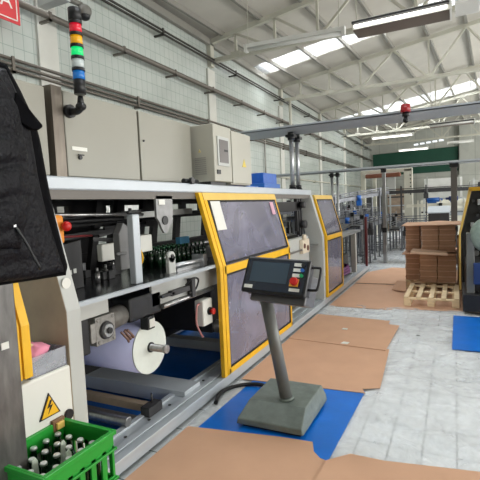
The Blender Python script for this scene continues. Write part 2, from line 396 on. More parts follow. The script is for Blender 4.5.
tag(MB().box(.02, .34, 7.1, 7.6, 4.36, 4.8).build('junction_box', lamp_w, None, .01), 'pale box beside the double tube lamp at the top right', 'box')
tag(MB().cyl((.2, 7.35, 4.8), (.2, 7.35, roof_z(.2)), .02).build('hanging_rod_long', steel_cream), 'rod holding the pale box under the roof', 'rod')

# ================================================================== FLOOR COVERINGS
def sheet(name, pts, m, z, t, label, cat, wav=0):
    mb = MB(); mb.prism([(x, y, z) for x, y in pts], (0, 0, t)); o = mb.build(name, m); tag(o, label, cat); return o
def film(name, x0, x1, y0, y1, nx, ny, z, m, label):
    mb = MB(); V = []
    for j in range(ny+1):
        for i in range(nx+1):
            x = x0+(x1-x0)*i/nx; y = y0+(y1-y0)*j/ny
            q = noise.noise(Vector((x*2.2, y*2.2, 3))); h = abs(noise.noise(Vector((x*1.4+q*.9, y*2.6-q, 0))))
            V.append((x+.02*q, y+.02*q, z+.012*(1-min(1, h*4))))
    F = [(j*(nx+1)+i, j*(nx+1)+i+1, (j+1)*(nx+1)+i+1, (j+1)*(nx+1)+i) for j in range(ny) for i in range(nx)]
    mb._faces(V, F, True); o = mb.build(name, m); tag(o, label, 'plastic sheet'); return o
film('plastic_sheet', -1.85, 3.2, .6, 7.0, 150, 180, .002, plastic_sheet, 'clear wrinkled plastic sheet spread over the tiled aisle floor')
sheet('cardboard_sheet', [(-1.84, .9), (-1.82, 2.66), (-1.13, 2.77), (-.89, 2.79), (-.85, 2.68), (-.79, 2.62), (-.72, 2.6), (-.70, 1.1)], card, .018, .005, 'flat brown cardboard sheet at the bottom, in front of the console', 'cardboard')
sheet('cardboard_sheet', [(-.77, 1.0), (-.745, 2.60), (-.62, 2.73), (-.41, 2.73), (.12, 2.82), (.9, 2.9), (.9, 1.0)], card, .025, .005, 'flat brown cardboard sheet at the bottom right corner', 'cardboard')
sheet('floor_film', [(-1.75, 2.5), (-.74, 2.5), (-.71, 3.75), (-1.72, 3.85)], blue_mat, .0145, .003, 'blue plastic film square under the console foot', 'mat')
sheet('cardboard_sheet', [(-1.84, 3.62), (-.70, 3.70), (-.74, 3.78), (-.60, 3.85), (-.66, 4.92), (-1.84, 5.0)], card, .019, .005, 'flat brown cardboard sheet beyond the console, nearer of the two there', 'cardboard')
sheet('cardboard_sheet', [(-1.84, 4.95), (-.69, 4.85), (-.66, 5.9), (-.80, 5.93), (-.80, 6.1), (-1.84, 6.2)], card, .026, .005, 'flat brown cardboard sheet before the bright plastic strip, farther of the two by the guards', 'cardboard')
sheet('cardboard_sheet', [(-1.84, 6.85), (-.9, 6.82), (-.85, 6.93), (.4, 7.0), (1.6, 7.05), (1.6, 9.0), (-1.84, 8.9)], card, .004, .005, 'long brown cardboard sheet lying under the pallet', 'cardboard')
sheet('cardboard_sheet', [(-1.84, 8.93), (.3, 9.0), (.2, 11.0), (-1.4, 11.2), (-1.84, 10.4)], card, .011, .005, 'far brown cardboard sheet behind the pallet', 'cardboard')
sheet('floor_film', [(-.04, 5.15), (1.5, 5.2), (1.5, 6.62), (-.03, 6.68)], blue_mat, .0155, .003, 'blue plastic film square at the right edge of the aisle', 'mat')
sheet('floor_film', [(-3.6, 1.6), (-2.02, 1.6), (-2.02, 5.6), (-3.6, 5.6)], blue_mat, .004, .004, 'blue film lying inside the machine under the lilac roll', 'mat')
film('plastic_sheet', -2.3, .4, 11.2, 18.5, 60, 90, .006, plastic_sheet, 'clear plastic sheet on the floor at the far end under the conveyors')
tag(MB().box(-.43, -.39, 5.56, 5.58, .016, .02).build('paper_scrap', dark), 'tiny dark scrap on the plastic sheet', 'scrap')
tag(MB().prism([(-1.20, 4.93, .032), (-1.12, 4.92, .034), (-1.11, 4.99, .033), (-1.18, 5.0, .034)], (0, 0, .004)).build('paper_scrap', white_p), 'white paper scrap on the seam between the two cardboard sheets', 'scrap')
tag(MB().prism([(-1.32, 5.50, .032), (-1.25, 5.49, .034), (-1.25, 5.55, .033), (-1.31, 5.56, .034)], (0, 0, .004)).build('paper_scrap', white_p), 'white paper scrap in the middle of the farther cardboard sheet', 'scrap')

# ================================================================== THE PACKING MACHINE
Y0, YP, YE = 1.66, 6.75, 10.9
MC = thing('packing_machine', 'long packing machine with yellow guards running down the left of the aisle', 'machine', (-2.6, 4.2, 0))
XF = -1.88
# cross section of end plates, vertical to 1.15 then leaning back
def section(x_out=XF, w=.22, top=1.80):
    return [(x_out, .12), (x_out, 1.13), (x_out-.18, top), (x_out-.18-w, top), (x_out-w-.02, 1.1), (x_out-w-.05, .12)]
def end_plate(y, t, m, face, name='end_plate', w=.3):
    mb = MB(); s = section(w=w)
    mb.prism([(x, y, z) for x, z in s], (0, t, 0))
    o = mb.build(name, [m, face], MC, .006)
    for p in o.data.polygons:
        if abs(p.normal.y) > .9 and p.center.y + MC.location.y < y+t/2: p.material_index = 1
    return o
ep = end_plate(Y0, .1, plate_grey, plate_tan, w=.32)
MB().cyl((XF-.035, Y0+.04, 1.28), (XF-.028, Y0+.04, 1.28), .03, n=16).build('round_badge', white_p, ep)
end_plate(YP, .1, plate_grey, plate_grey, w=.24)
MB().box(XF+.002, XF+.012, YP+.02, YP+.06, .5, .9).build('edge_label', white_p, MC)
# base rails (aluminium profile, stepped)
mb = MB(); mb.box(-2.15, XF+.0, 1.62, YE, .03, .10).box(-2.12, XF-.02, 1.62, YE, .10, .115)
mb.box(XF-.05, XF+.01, 1.62, YE, .10, .125); mb.box(XF-.12, XF-.07, 1.62, YE, .115, .128); mb.box(-2.15, -2.1, 1.62, YE, .1, .13)
mb.build('base_rail', alu_w, MC, .003)
y = 1.7
while y < 3.4:
    MB().cyl((-2.04, y, .114), (-2.04, y, .120), .012, n=10).build('rail_bolt', darkgrey, MC); y += .26
MB().box(-3.5, -3.3, 1.6, 8.2, .03, .13).build('rear_base_rail', alu_w, MC, .003)
for y in (1.75, 3.35, 5.2, 7.0, 8.8, 10.6):
    MB().cyl((-1.98, y, 0), (-1.98, y, .03), .045).build('levelling_foot', blackr, MC)
MB().box(-3.3, -2.0, 2.9, 3.14, .04, .16).build('cross_member', alu_w, MC, .004)
MB().box(-3.3, -2.1, 2.42, 2.5, .05, .12).cyl((-3.3, 2.33, .16), (-2.1, 2.33, .16), .035).build('cross_member', steel, MC, .002)
MB().box(-3.3, -2.15, 2.56, 2.62, .12, .18).build('cross_member', plate_tan, MC, .002)
MB().box(-2.13, -2.05, 2.5, 2.66, .12, .19).cyl((-2.1, 2.6, .19), (-2.1, 2.6, .26), .008, n=8).build('clamp_block', darkgrey, MC)
for y in (4.2, 6.2, 7.6, 9.4): MB().box(-3.3, -2.0, y, y+.14, .04, .14).build('cross_member', plate_grey, MC)
# table
mb = MB(); mb.box(-3.1, -1.91, Y0+.1, 4.9, 1.135, 1.150); mb.build('table_top', mat('dark_polished_steel', (92, 94, 98), .18, .8, .3, 6), MC)
MB().box(-1.93, -1.905, Y0+.1, 4.9, 1.13, 1.156).build('table_edge', alu_w, MC)
MB().box(-2.02, -2.0, 2.55, 4.9, .95, 1.13).box(-2.02, -2.0, Y0+.1, 2.1, 1.02, 1.13).build('apron_plate', plate_grey, MC)
MB().box(-3.1, -1.95, 5.1, YP, 1.0, 1.02).build('table_top', steel, MC)
MB().cyl((-1.99, 2.65, .93), (-1.99, 3.4, .93), .02).build('slide_rod', steel, MC)
mb = MB(); mb.box(-2.0, -1.96, 2.75, 3.0, .99, 1.03).box(-2.0, -1.96, 2.62, 2.78, 1.0, 1.02).box(-2.0, -1.95, 3.02, 3.07, .93, 1.08); mb.build('slide_block', darkgrey, MC)
MB().tube([(-1.97, 2.95, 1.04), (-1.93, 3.0, 1.09), (-1.95, 3.12, 1.06), (-1.97, 3.1, .98), (-1.96, 2.98, .97)], .008).build('cable_loop', blackp, MC)
# big blocks and dark inner housing
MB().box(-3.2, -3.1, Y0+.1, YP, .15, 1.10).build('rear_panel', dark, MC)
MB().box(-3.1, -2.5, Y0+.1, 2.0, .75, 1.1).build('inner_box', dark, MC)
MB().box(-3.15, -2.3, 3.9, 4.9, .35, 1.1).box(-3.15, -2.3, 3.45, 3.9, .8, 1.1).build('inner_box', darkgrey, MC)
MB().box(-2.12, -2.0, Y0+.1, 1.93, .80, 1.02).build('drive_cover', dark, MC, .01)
# gearbox
g = MB(); g.box(-2.2, -1.99, 1.97, 2.14, .83, 1.01).box(-2.16, -1.99, 1.93, 1.97, .86, .98)
for a in (1.99, 2.12):
    for z in (.85, .99): g.cyl((-1.99, a, z), (-1.982, a, z), .012, n=8)
gb = g.build('gearbox', mat('dull_gear_aluminium', (150, 148, 144), .5, .4, .3, 30), MC, .006)
MB().cyl((-1.99, 2.055, .915), (-1.97, 2.055, .915), .058, .053, 24).build('bearing_ring', darkgrey, gb)
MB().cyl((-1.985, 2.055, .915), (-1.962, 2.055, .915), .044, .04, 24).build('gear_hub', steel, gb)
MB().cyl((-1.965, 2.055, .915), (-1.95, 2.055, .915), .02, n=16).build('gear_shaft', dark, gb)
MB().cyl((-2.08, 2.14, .94), (-2.08, 2.32, .95), .075, .07, 20).build('motor_flange', mat('dull_casting', (118, 116, 112), .55, .3, .25, 25), gb)
mt = MB().box(-2.17, -2.0, 2.3, 2.66, .89, 1.06).build('motor', blackp, MC, .015)
MB().box(-2.05, -1.98, 2.46, 2.54, .80, .895).build('motor_plug', blackp, mt, .005)
MB().box(-1.979, -1.975, 2.475, 2.535, .815, .875).build('plug_label', white_p, mt)
for k in range(3): MB().tube([(-2.0, 2.2+.03*k, .86), (-1.98, 2.24+.03*k, .80), (-2.02, 2.29, .77+.02*k), (-2.06, 2.31, .84)], .008).build('motor_cable', mat('orange_grey_cable', (120, 92, 80), .5), MC)
# uprights and brackets above the table
MB().box(-2.04, -1.985, 2.37, 2.445, 1.15, 1.635).build('upright', alu_w, MC, .008)
MB().prism([(-2.2, 2.40, 1.24), (-2.2, 2.52, 1.24), (-2.2, 2.50, 1.55), (-2.2, 2.45, 1.58), (-2.2, 2.40, 1.5)], (.06, 0, 0)).cyl((-2.14, 2.36, 1.36), (-2.14, 2.46, 1.36), .012).build('sensor_block', mat('mid_grey_block', (120, 120, 120), .5), MC, .006)
MB().cyl((-2.02, 2.39, 1.63), (-2.02, 2.39, 1.68), .012, n=8).cyl((-2.02, 2.36, 1.65), (-2.02, 2.5, 1.65), .01, n=8).build('clamp_screw', blackp, MC)
mb = MB(); P = [(-2.1, 2.77, 1.77), (-2.1, 2.99, 1.77), (-2.1, 2.99, 1.62), (-2.1, 2.97, 1.58), (-2.1, 2.985, 1.56), (-2.1, 2.92, 1.50), (-2.1, 2.90, 1.475), (-2.1, 2.86, 1.475), (-2.1, 2.83, 1.51), (-2.1, 2.80, 1.57), (-2.1, 2.77, 1.60)]
mb.prism(P, (.02, 0, 0)); hp = mb.build('hanging_plate', mat('scratched_grey_plate', (146, 146, 146), .45, .3, .2, 14), MC)
MB().cyl((-2.079, 2.87, 1.575), (-2.070, 2.87, 1.575), .036).build('bearing_hole', blackp, hp)
MB().box(-2.079, -2.075, 2.80, 2.88, 1.70, 1.74).build('paper_label', white_p, hp)
mb = MB(); mb.box(-2.07, -2.04, 2.84, 2.93, 1.15, 1.28).cyl((-2.07, 2.885, 1.28), (-2.04, 2.885, 1.28), .045); br = mb.build('foot_bracket', plate_grey, MC)
MB().cyl((-2.04, 2.885, 1.285), (-2.03, 2.885, 1.285), .016).build('bracket_bolt', dark, br)
mb = MB(); mb.cyl((-2.06, 2.92, 1.2), (-2.02, 3.38, 1.2), .02).box(-2.12, -2.0, 3.3, 3.36, 1.15, 1.25).box(-2.1, -2.04, 2.95, 3.3, 1.15, 1.175); mb.build('guide_bar', alu, MC)
MB().box(-2.42, -2.3, 2.80, 2.98, 1.32, 1.46).build('white_block', white_p, MC, .008)
MB().box(-2.42, -2.37, 2.46, 2.66, 1.29, 1.42).build('grey_block', white_p, MC, .008)
mb = MB(); mb.tube([(-2.1, 2.5, 1.45), (-2.06, 2.52, 1.38), (-2.05, 2.53, 1.3), (-2.1, 2.52, 1.22)], .007); mb.build('yellow_cable', yellow, MC)
# black side arm plates at lower left of the opening
mb = MB(); mb.prism([(-2.3, 1.85, 1.15), (-2.3, 2.2, 1.15), (-2.3, 2.2, 1.48), (-2.3, 2.05, 1.46), (-2.3, 1.92, 1.34)], (-.04, 0, 0)); ap = mb.build('black_arm_plate', dark, MC, .004)
mb = MB(); mb.box(-2.298, -2.294, 2.02, 2.05, 1.255, 1.285).box(-2.298, -2.294, 2.065, 2.095, 1.255, 1.285).box(-2.298, -2.294, 2.11, 2.135, 1.26, 1.29); mb.build('plate_marks', plate_grey, ap)
mb = MB(); mb.prism([(-2.75, 2.0, 1.15), (-2.75, 2.1, 1.15), (-2.75, 2.35, 1.75), (-2.75, 2.25, 1.75)], (-.05, 0, 0)); mb.build('slanted_arm', dark, MC)
for y in (2.85, 3.12, 3.5):
    MB().prism([(-2.9, y, 1.15), (-2.9, y+.07, 1.15), (-2.9, y+.22, 1.78), (-2.9, y+.15, 1.78)], (-.05, 0, 0)).build('slanted_arm', dark, MC)
# long rods
MB().cyl((-2.22, Y0+.1, 1.66), (-2.2, 2.75, 1.63), .012, n=8).build('long_rod', steel, MC)
MB().cyl((-2.3, Y0+.1, 1.52), (-2.3, 2.3, 1.50), .008, n=8).build('long_rod', red_dark, MC)
MB().cyl((-2.6, Y0+.1, 1.60), (-2.6, YP, 1.60), .02, n=8).build('long_rod', dark, MC)
MB().bar((-2.5, 2.9, 1.62), (-2.3, 3.6, 1.64), .05, .05).build('guide_beam', plate_grey, MC)
mb = MB(); mb.bar((-2.75, 2.35, 1.47), (-2.75, 3.45, 1.53), .06, .04).bar((-2.8, 2.4, 1.56), (-2.8, 3.2, 1.58), .05, .03); mb.build('guide_beam', dark, MC)
# back lattice, the white wall shows through its gaps
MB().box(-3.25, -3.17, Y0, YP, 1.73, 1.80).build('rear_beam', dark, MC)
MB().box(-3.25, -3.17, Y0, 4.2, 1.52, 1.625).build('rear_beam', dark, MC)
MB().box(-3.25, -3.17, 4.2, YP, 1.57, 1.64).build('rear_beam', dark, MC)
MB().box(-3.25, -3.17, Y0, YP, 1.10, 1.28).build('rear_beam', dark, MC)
for a, b in ((Y0, 2.79), (2.92, 3.22), (3.33, 3.40), (3.52, 3.68), (4.02, 4.22), (4.42, 4.5), (4.78, 4.88), (5.25, 5.4), (5.9, 6.0), (6.5, 6.75)):
    MB().box(-3.24, -3.18, a, b, 1.6, 1.75).build('rear_post', dark, MC)
for a, b in ((Y0, 2.2), (2.25, 3.25), (3.42, 3.55), (3.72, 3.86), (4.12, 4.22), (4.6, 4.7), (5.3, 5.4), (6.0, 6.1)):
    MB().prism([(-3.24, a, 1.27), (-3.24, b, 1.27), (-3.24, b+.06, 1.58), (-3.24, a+.06, 1.58)], (.05, 0, 0)).build('rear_post', dark, MC)
rng = random.Random(3)
for k in range(26):
    y = 1.9+rng.random()*2.6; x = -2.95+rng.random()*.55; z = 1.17; s = .02+rng.random()*.05
    MB().box(x, x+s, y, y+s*1.5, 1.151, z+s).build('machined_block', (darkgrey, dark, alu)[k % 3], MC, .003)
for k in range(14):
    y = 1.85+rng.random()*1.7; x = -2.9+rng.random()*.6; z = 1.45+rng.random()*.2
    MB().bar((x, y, z), (x+rng.uniform(-.05, .05), y+.15+.25*rng.random(), z+rng.uniform(-.04, .04)), .02, .03).build('linkage_bar', dark, MC)
for k in range(7):
    x = -2.35-.07*(k % 3); y = 1.9+.16*k; MB().cyl((x, y, 1.15), (x, y, 1.22), .018, n=10).cyl((x, y, 1.22), (x, y, 1.26), .01, n=8).build('stud', steel, MC)
# starwheel row with green bottles is separate below
# canopy
mb = MB(); mb.box(-3.3, -2.07, 1.75, YP+.1, 1.80, 1.88); mb.build('canopy_roof', alu_w, MC, .01)
MB().box(-2.12, -2.08, 1.75, YP, 1.745, 1.80).build('canopy_lip', mat('dull_lip', (104, 99, 93), .5), MC)
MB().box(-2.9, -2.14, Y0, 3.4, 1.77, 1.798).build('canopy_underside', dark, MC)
MB().box(-2.15, -2.07, 1.7, 1.76, 1.78, 1.9).build('canopy_end_cap', blackp, MC, .01)
mb = MB(); mb.cyl((-2.1, 3.2, 1.90), (-2.1, 3.42, 1.90), .022, n=10).cyl((-2.06, 3.25, 1.90), (-2.03, 3.25, 1.90), .03, n=12); mb.build('hinge', blackp, MC)

# guard doors
def guard(y0, y1, label, double=True, papers=True):
    gd = bpy.data.objects.new('guard_door', None); COL.objects.link(gd); gd.parent = MC; gd.location = Vector((XF, y0, .11))-MC.location
    gd['label'] = label
    t = .035; zt, zk, zb = 1.80, 1.13, .13; xk, xt = XF, XF-.185
    def stile(ya, w, name='frame_stile'):
        mb = MB(); mb.prism([(xk+.02, ya, zb), (xk+.02, ya, zk), (xt+.02, ya, zt), (xt-.02, ya, zt), (xk-.02, ya, zk-.01), (xk-.02, ya, zb)], (0, w, 0)); return mb.build(name, yellow, gd, .003)
    if double: stile(y0-.085, .055)
    stile(y0-.02, .055); stile(y1-.045, .04)
    MB().prism([(xt+.025, y0-.03, zt), (xt-.02, y0-.03, zt), (xt+.005, y0-.03, zt-.07), (xt+.045, y0-.03, zt-.07)], (0, y1-y0+.03, 0)).build('frame_rail', yellow2, gd, .003)
    MB().box(xk-.02, xk+.02, y0, y1, zk-.075, zk).build('frame_rail', yellow, gd, .003)
    MB().box(xk-.02, xk+.02, y0, y1, zb, zb+.05).build('frame_rail', yellow, gd, .003)
    MB().box(xk-.008, xk+.006, y0+.03, y1-.04, zb+.045, zk-.07).build('lower_pane', acrylic, gd)
    MB().prism([(xk-.006, y0+.03, zk), (xk+.006, y0+.03, zk), (xt+.036, y0+.03, zt-.06), (xt+.024, y0+.03, zt-.06)], (0, y1-y0-.07, 0)).build('upper_pane', acrylic, gd)
    sl = Vector((xt+.03-xk, 0, zt-.06-zk)).normalized()
    mb = MB(); p0 = Vector((xk, 0, zk+.02)); p1 = Vector((xt+.03, 0, zt-.08))
    for ya in (y0+.045, y1-.055):
        mb.bar((p0.x+.008, ya, p0.z), (p1.x+.008, ya, p1.z), .012, .02, (0, 1, 0)); mb.box(xk+.004, xk+.014, ya-.008, ya+.008, zb+.05, zk-.08)
    mb.box(xk+.004, xk+.014, y0+.04, y1-.05, zk-.095, zk-.078).box(xk+.004, xk+.014, y0+.04, y1-.05, zb+.052, zb+.068)
    mb.bar((p0.x+.01, y0+.04, p0.z), (p0.x+.01, y1-.05, p0.z), .012, .02).bar((p1.x+.01, y0+.04, p1.z), (p1.x+.01, y1-.05, p1.z), .012, .02)
    mb.build('rubber_seal', blackr, gd)
    if papers:
        q = MB()
        def on(y, z): f = (z-zk)/(zt-.06-zk); return (xk+(xt+.03-xk)*f+.014, y, z)
        q.prism([on(y0+.06, 1.72), on(y0+.24, 1.72), on(y0+.24, 1.45), on(y0+.06, 1.45)], (.003, 0, 0)); q.build('paper_notice', white_p, gd)
        q = MB(); q.prism([on(y1-.26, 1.70), on(y1-.16, 1.70), on(y1-.16, 1.55), on(y1-.26, 1.55)], (.003, 0, 0)); q.build('pink_notice', mat('faded_pink', (205, 160, 175), .6), gd)
    return gd
guard(3.43, 5.17, 'large yellow framed guard door behind the console', True, True)
g2 = guard(6.93, 8.02, 'far yellow framed guard door beyond the grey end plate', False, False)
# left end, only its yellow stile shows below the jacket
mb = MB()
for a in (1.31, 1.368): mb.prism([(XF+.02, a, .87), (XF+.02, a, 1.13), (XF-.16, a, 1.8), (XF-.2, a, 1.8), (XF-.02, a, 1.12), (XF-.02, a, .87)], (0, .047, 0))
mb.build('guard_stile', yellow, MC, .003)
# emergency stop box
eb = MB().box(-2.05, -1.96, 3.19, 3.35, .63, .86).build('switch_box', white_p, MC, .012)
MB().cyl((-1.96, 3.29, .75), (-1.945, 3.29, .75), .035).build('button_collar', blackp, eb)
MB().cyl((-1.945, 3.29, .75), (-1.915, 3.29, .75), .018, .02).cyl((-1.925, 3.29, .75), (-1.91, 3.29, .75), .03, .026).build('stop_button', red_p, eb)
MB().tube([(-2.0, 3.19, .83), (-1.98, 3.12, .82), (-1.99, 3.12, .68), (-2.0, 3.2, .56), (-2.02, 3.26, .52)], .009).build('box_cable', mat('pink_cable', (190, 130, 125), .5), MC)
# mechanism in the open bay between the guard and the far end plate
mb = MB()
for k in range(6):
    y = 5.45+k*.16; mb.box(-2.5, -2.42, y, y+.06, 1.2, 1.62)
mb.box(-2.55, -2.15, 5.35, 6.5, 1.56, 1.70).box(-2.5, -2.2, 5.35, 6.5, 1.12, 1.2); mb.build('gripper_head', dark, MC, .005)
mb = MB()
for k in range(3): mb.box(-2.2, -2.15, 6.35+.1*k, 6.4+.1*k, 1.25-.06*k, 1.8)
mb.cyl((-2.14, 6.45, 1.65), (-2.05, 6.45, 1.65), .05).cyl((-2.14, 6.5, 1.35), (-2.06, 6.5, 1.35), .06); mb.build('chain_drive', darkgrey, MC)
MB().box(-2.1, -2.0, 5.3, 6.4, .6, 1.18).build('front_cover', plate_grey, MC, .008)
mb = MB(); mb.box(-2.0, -1.94, 5.95, 6.25, .95, 1.15).cyl((-1.97, 6.1, 1.15), (-1.97, 6.1, 1.22), .03); mb.build('valve_block', mat('cream_block', (225, 212, 190), .5), MC, .01)
MB().cyl((-1.95, 6.0, 1.06), (-1.93, 6.0, 1.06), .035).cyl((-1.95, 6.15, 1.02), (-1.93, 6.15, 1.02), .04).build('valve_ports', mat('rust_brown', (90, 52, 40), .6), MC)
# inside of guard 1: arcs and rollers seen through the acrylic
mb = MB()
for c, r in (((-2.4, 4.75, 1.25), .3), ((-2.4, 4.75, 1.25), .2)):
    mb.tube([(c[0], c[1]+r*math.cos(a), c[2]+r*math.sin(a)) for a in [PI*(.35+.14*i) for i in range(8)]], .012)
mb.tube([(-2.35, 4.0, 1.2), (-2.35, 4.4, 1.3), (-2.35, 4.8, 1.62)], .012); mb.build('white_hose', white_p, MC)
mb = MB(); mb.box(-2.9, -2.3, 3.6, 4.9, 1.15, 1.24).cyl((-2.4, 3.6, 1.30), (-2.4, 4.9, 1.30), .04); mb.build('conveyor_bed', steel, MC)
mb = MB(); mb.cyl((-3.0, 4.4, .6), (-2.2, 4.4, .6), .12).cyl((-3.0, 4.0, .4), (-2.2, 4.0, .4), .07).cyl((-3.0, 4.75, .75), (-2.2, 4.75, .75), .07); mb.build('film_roller', steel, MC)
# far low end of the machine
MB().box(-2.9, -1.95, 8.0, 10.2, .98, 1.03).build('outfeed_table', steel, MC, .006)
for y in (8.25, 9.6): MB().box(-2.05, -1.95, y, y+.12, .12, .98).build('outfeed_post', plate_grey, MC, .006)
MB().box(-1.93, -1.88, 10.6, 10.66, .12, 1.3).build('red_post', red_dark, MC)
mb = MB(); mb.prism([(-2.2, 9.3, 1.03), (-2.2, 10.4, 1.1), (-2.2, 10.4, 1.16), (-2.2, 9.3, 1.07)], (-.4, 0, 0)); mb.build('outfeed_ramp', dark, MC)
mb = MB()
for k in range(3): mb.tube([(-2.2+.16*math.cos(a)*(1-.1*k), 9.2+.45*math.sin(a), .18+.05*k) for a in [2*PI*i/10 for i in range(11)]], .03)
mb.build('coiled_hose', purple, MC)
MB().box(-2.9, -2.2, 8.3, 10, .12, .5).box(-3.0, -2.4, 8.1, 10.0, .5, .95).build('outfeed_drive', dark, MC)

# ---- small things on the machine
def cabinet_unit(name, label, y0, y1, x0, x1, z0, z1, m, parts=True, group='control cabinets on the machine roof'):
    t = thing(name, label, 'cabinet', ((x0+x1)/2, (y0+y1)/2, z0), group)
    MB().box(x0, x1-.02, y0, y1, z0, z1).build('body', m, t, .006)
    MB().box(x1-.018, x1, y0+.006, y1-.006, z0+.012, z1-.01).build('door', m, t, .006)
    return t
XC = -2.25
c1 = cabinet_unit('control_cabinet', 'beige control cabinet at the far left, half behind the black jacket', 1.55, 1.95, -2.85, XC, 1.89, 2.45, cabinet)
c2 = cabinet_unit('control_cabinet', 'beige control cabinet carrying the light tower', 2.08, 2.82, -2.85, XC, 1.89, 2.46, cabinet)
d = [c for c in c2.children if c.name.startswith('door')][0]
MB().box(XC, XC+.004, 2.13, 2.26, 2.075, 2.10).build('white_label', white_p, d)
MB().cyl((XC, 2.19, 2.03), (XC+.014, 2.19, 2.03), .014, n=12).box(XC+.012, XC+.02, 2.165, 2.215, 2.042, 2.05).build('door_lock', blackp, d)
c3 = cabinet_unit('control_cabinet', 'beige control cabinet to the right of the light tower, beside the display cabinet', 2.83, 3.60, -2.85, XC, 1.89, 2.46, cabinet)
d = [c for c in c3.children if c.name.startswith('door')][0]
MB().cyl((XC, 2.875, 2.22), (XC+.012, 2.875, 2.22), .008, n=8).build('door_lock', darkgrey, d)
c2b = MB().box(-2.4, XC+.005, 1.99, 2.072, 1.885, 2.465).build('cabinet_post', mat('brown_steel_trunking', (120, 112, 102), .4, .5, .2, 5, stretch=(6, 6, 1)))
tag(c2b, 'tall brownish steel trunking between the two leftmost beige cabinets', 'trunking')
mb = MB(); mb.tube([(-2.5, 1.62, 2.45), (-2.5, 1.65, 2.5), (-2.5, 1.72, 2.5), (-2.5, 1.75, 2.45)], .006); tag(mb.build('cable_hook', steel), 'thin wire hook on top of the leftmost cabinet', 'hook')
# display cabinet (protruding)
XD = -2.03
c4 = thing('display_cabinet', 'pale control cabinet with a framed display window and a louvred side', 'cabinet', (-2.3, 3.8, 1.875), 'control cabinets on the machine roof')
MB().box(-2.85, XD, 3.64, 4.0, 1.91, 2.45).build('body', cabinet2, c4, .008)
MB().box(-2.8, XD-.06, 3.66, 3.98, 1.878, 1.912).build('plinth', blackp, c4)
fr = MB().box(XD, XD+.012, 3.70, 3.93, 2.06, 2.34).build('display_frame', plate_grey, c4, .003)
MB().box(XD+.012, XD+.016, 3.725, 3.905, 2.09, 2.31).build('display_pane', mat('display_glass', (105, 100, 98), .3), fr)
MB().box(XD+.016, XD+.018, 3.82, 3.89, 2.20, 2.22).build('display_bar', blackp, fr)
MB().box(XD, XD+.012, 3.68, 3.74, 1.98, 2.02).build('small_meter', blackp, c4)
mb = MB()
for k in range(9):
    mb.box(-2.24, -2.12, 3.632, 3.64, 1.98+.019*k, 1.99+.019*k)
mb.build('vent_louvres', mat('louvre_grey', (150, 148, 142), .5), c4)
MB().prism([(-2.20, 3.632, 2.19), (-2.17, 3.632, 2.19), (-2.185, 3.632, 2.22)], (0, .008, 0)).build('warning_mark', mat('faded_mark', (196, 180, 120), .6), c4)
c5 = cabinet_unit('control_cabinet', 'pale control cabinet with a yellow warning triangle, rightmost on the machine roof', 4.01, 4.48, -2.85, XD, 1.89, 2.44, cabinet2)
d = [c for c in c5.children if c.name.startswith('door')][0]
MB().prism([(XD, 4.24, 2.08), (XD, 4.34, 2.08), (XD, 4.29, 2.165)], (.003, 0, 0)).build('warning_sticker', mat('pale_warning_yellow', (212, 190, 90), .6), d)
# blue box + things on the roof
t = thing('parts_bin', 'blue plastic box on the machine roof beside the round posts', 'box', (-2.3, 5.6, 1.88))
MB().box(-2.5, -2.22, 5.28, 5.85, 1.88, 1.955).build('bin_body', blue_p, t, .008)
tag(MB().box(-2.46, -2.28, 5.40, 5.88, 1.957, 2.10).build('blue_carton', mat('bright_blue', (24, 90, 180), .4, 0, .15, 20), None, .006), 'bright blue carton on top of the flatter blue box', 'carton')
mb = MB(); mb.box(-2.3, -2.14, 4.15, 4.3, 1.882, 1.888).box(-2.28, -2.12, 4.28, 4.42, 1.886, 1.892); tag(mb.build('plastic_folder', mat('purple_blue_cover', (120, 110, 200), .4)), 'thin blue and lilac folders lying on the roof edge before the pale cabinets', 'folder')
tag(MB().box(-2.26, -2.12, 4.5, 4.85, 1.881, 1.895).build('blue_cloth', blue_p), 'flat blue cloth lying on the roof edge right of the pale cabinets', 'cloth')

# tower light
tw = thing('light_tower', 'signal tower light with red, amber, green, white and blue segments on a black arm', 'tower light', (-2.1, 2.06, 2.3))
tx, ty = -2.13, 2.115
mb = MB(); mb.cyl((-2.25, 2.12, 2.32), (-2.22, 2.12, 2.32), .042, n=16).tube([(-2.23, 2.12, 2.32), (-2.17, 2.115, 2.31), (tx, ty, 2.33)], .024).sph((tx, ty, 2.335), .034, (1, 1, .8)).cyl((tx, ty, 2.34), (tx, ty, 2.40), .024, .016); mb.build('mounting_arm', blackp, tw)
def seg(nm, z0, z1, m, r=.037): MB().cyl((tx, ty, z0), (tx, ty, z1), r, n=20).build(nm, m, tw)
def seg_m(n, c, e): return mat(n, c, .2, emit=c, es=e, coat=.4)
seg('tower_base', 2.41, 2.50, blackp, .036)
z = 2.50
for nm, m in (('blue_lens', seg_m('blue_lens', (20, 110, 190), .15)), ('white_lens', seg_m('white_lens', (190, 200, 200), .1)), ('green_lens', seg_m('green_lens', (10, 190, 100), .8)),
              ('amber_lens', seg_m('amber_lens', (235, 170, 20), .15)), ('red_lens', seg_m('red_lens', (215, 25, 50), .2))):
    seg(nm, z, z+.052, m); MB().cyl((tx, ty, z+.052), (tx, ty, z+.072), .040, n=20).build('black_ring', blackp, tw); z += .072
seg('tower_cap', z, z+.075, blackp, .040); MB().sph((tx, ty, z+.075), .034, (1, 1, .35)).build('cap_top', blackp, tw)

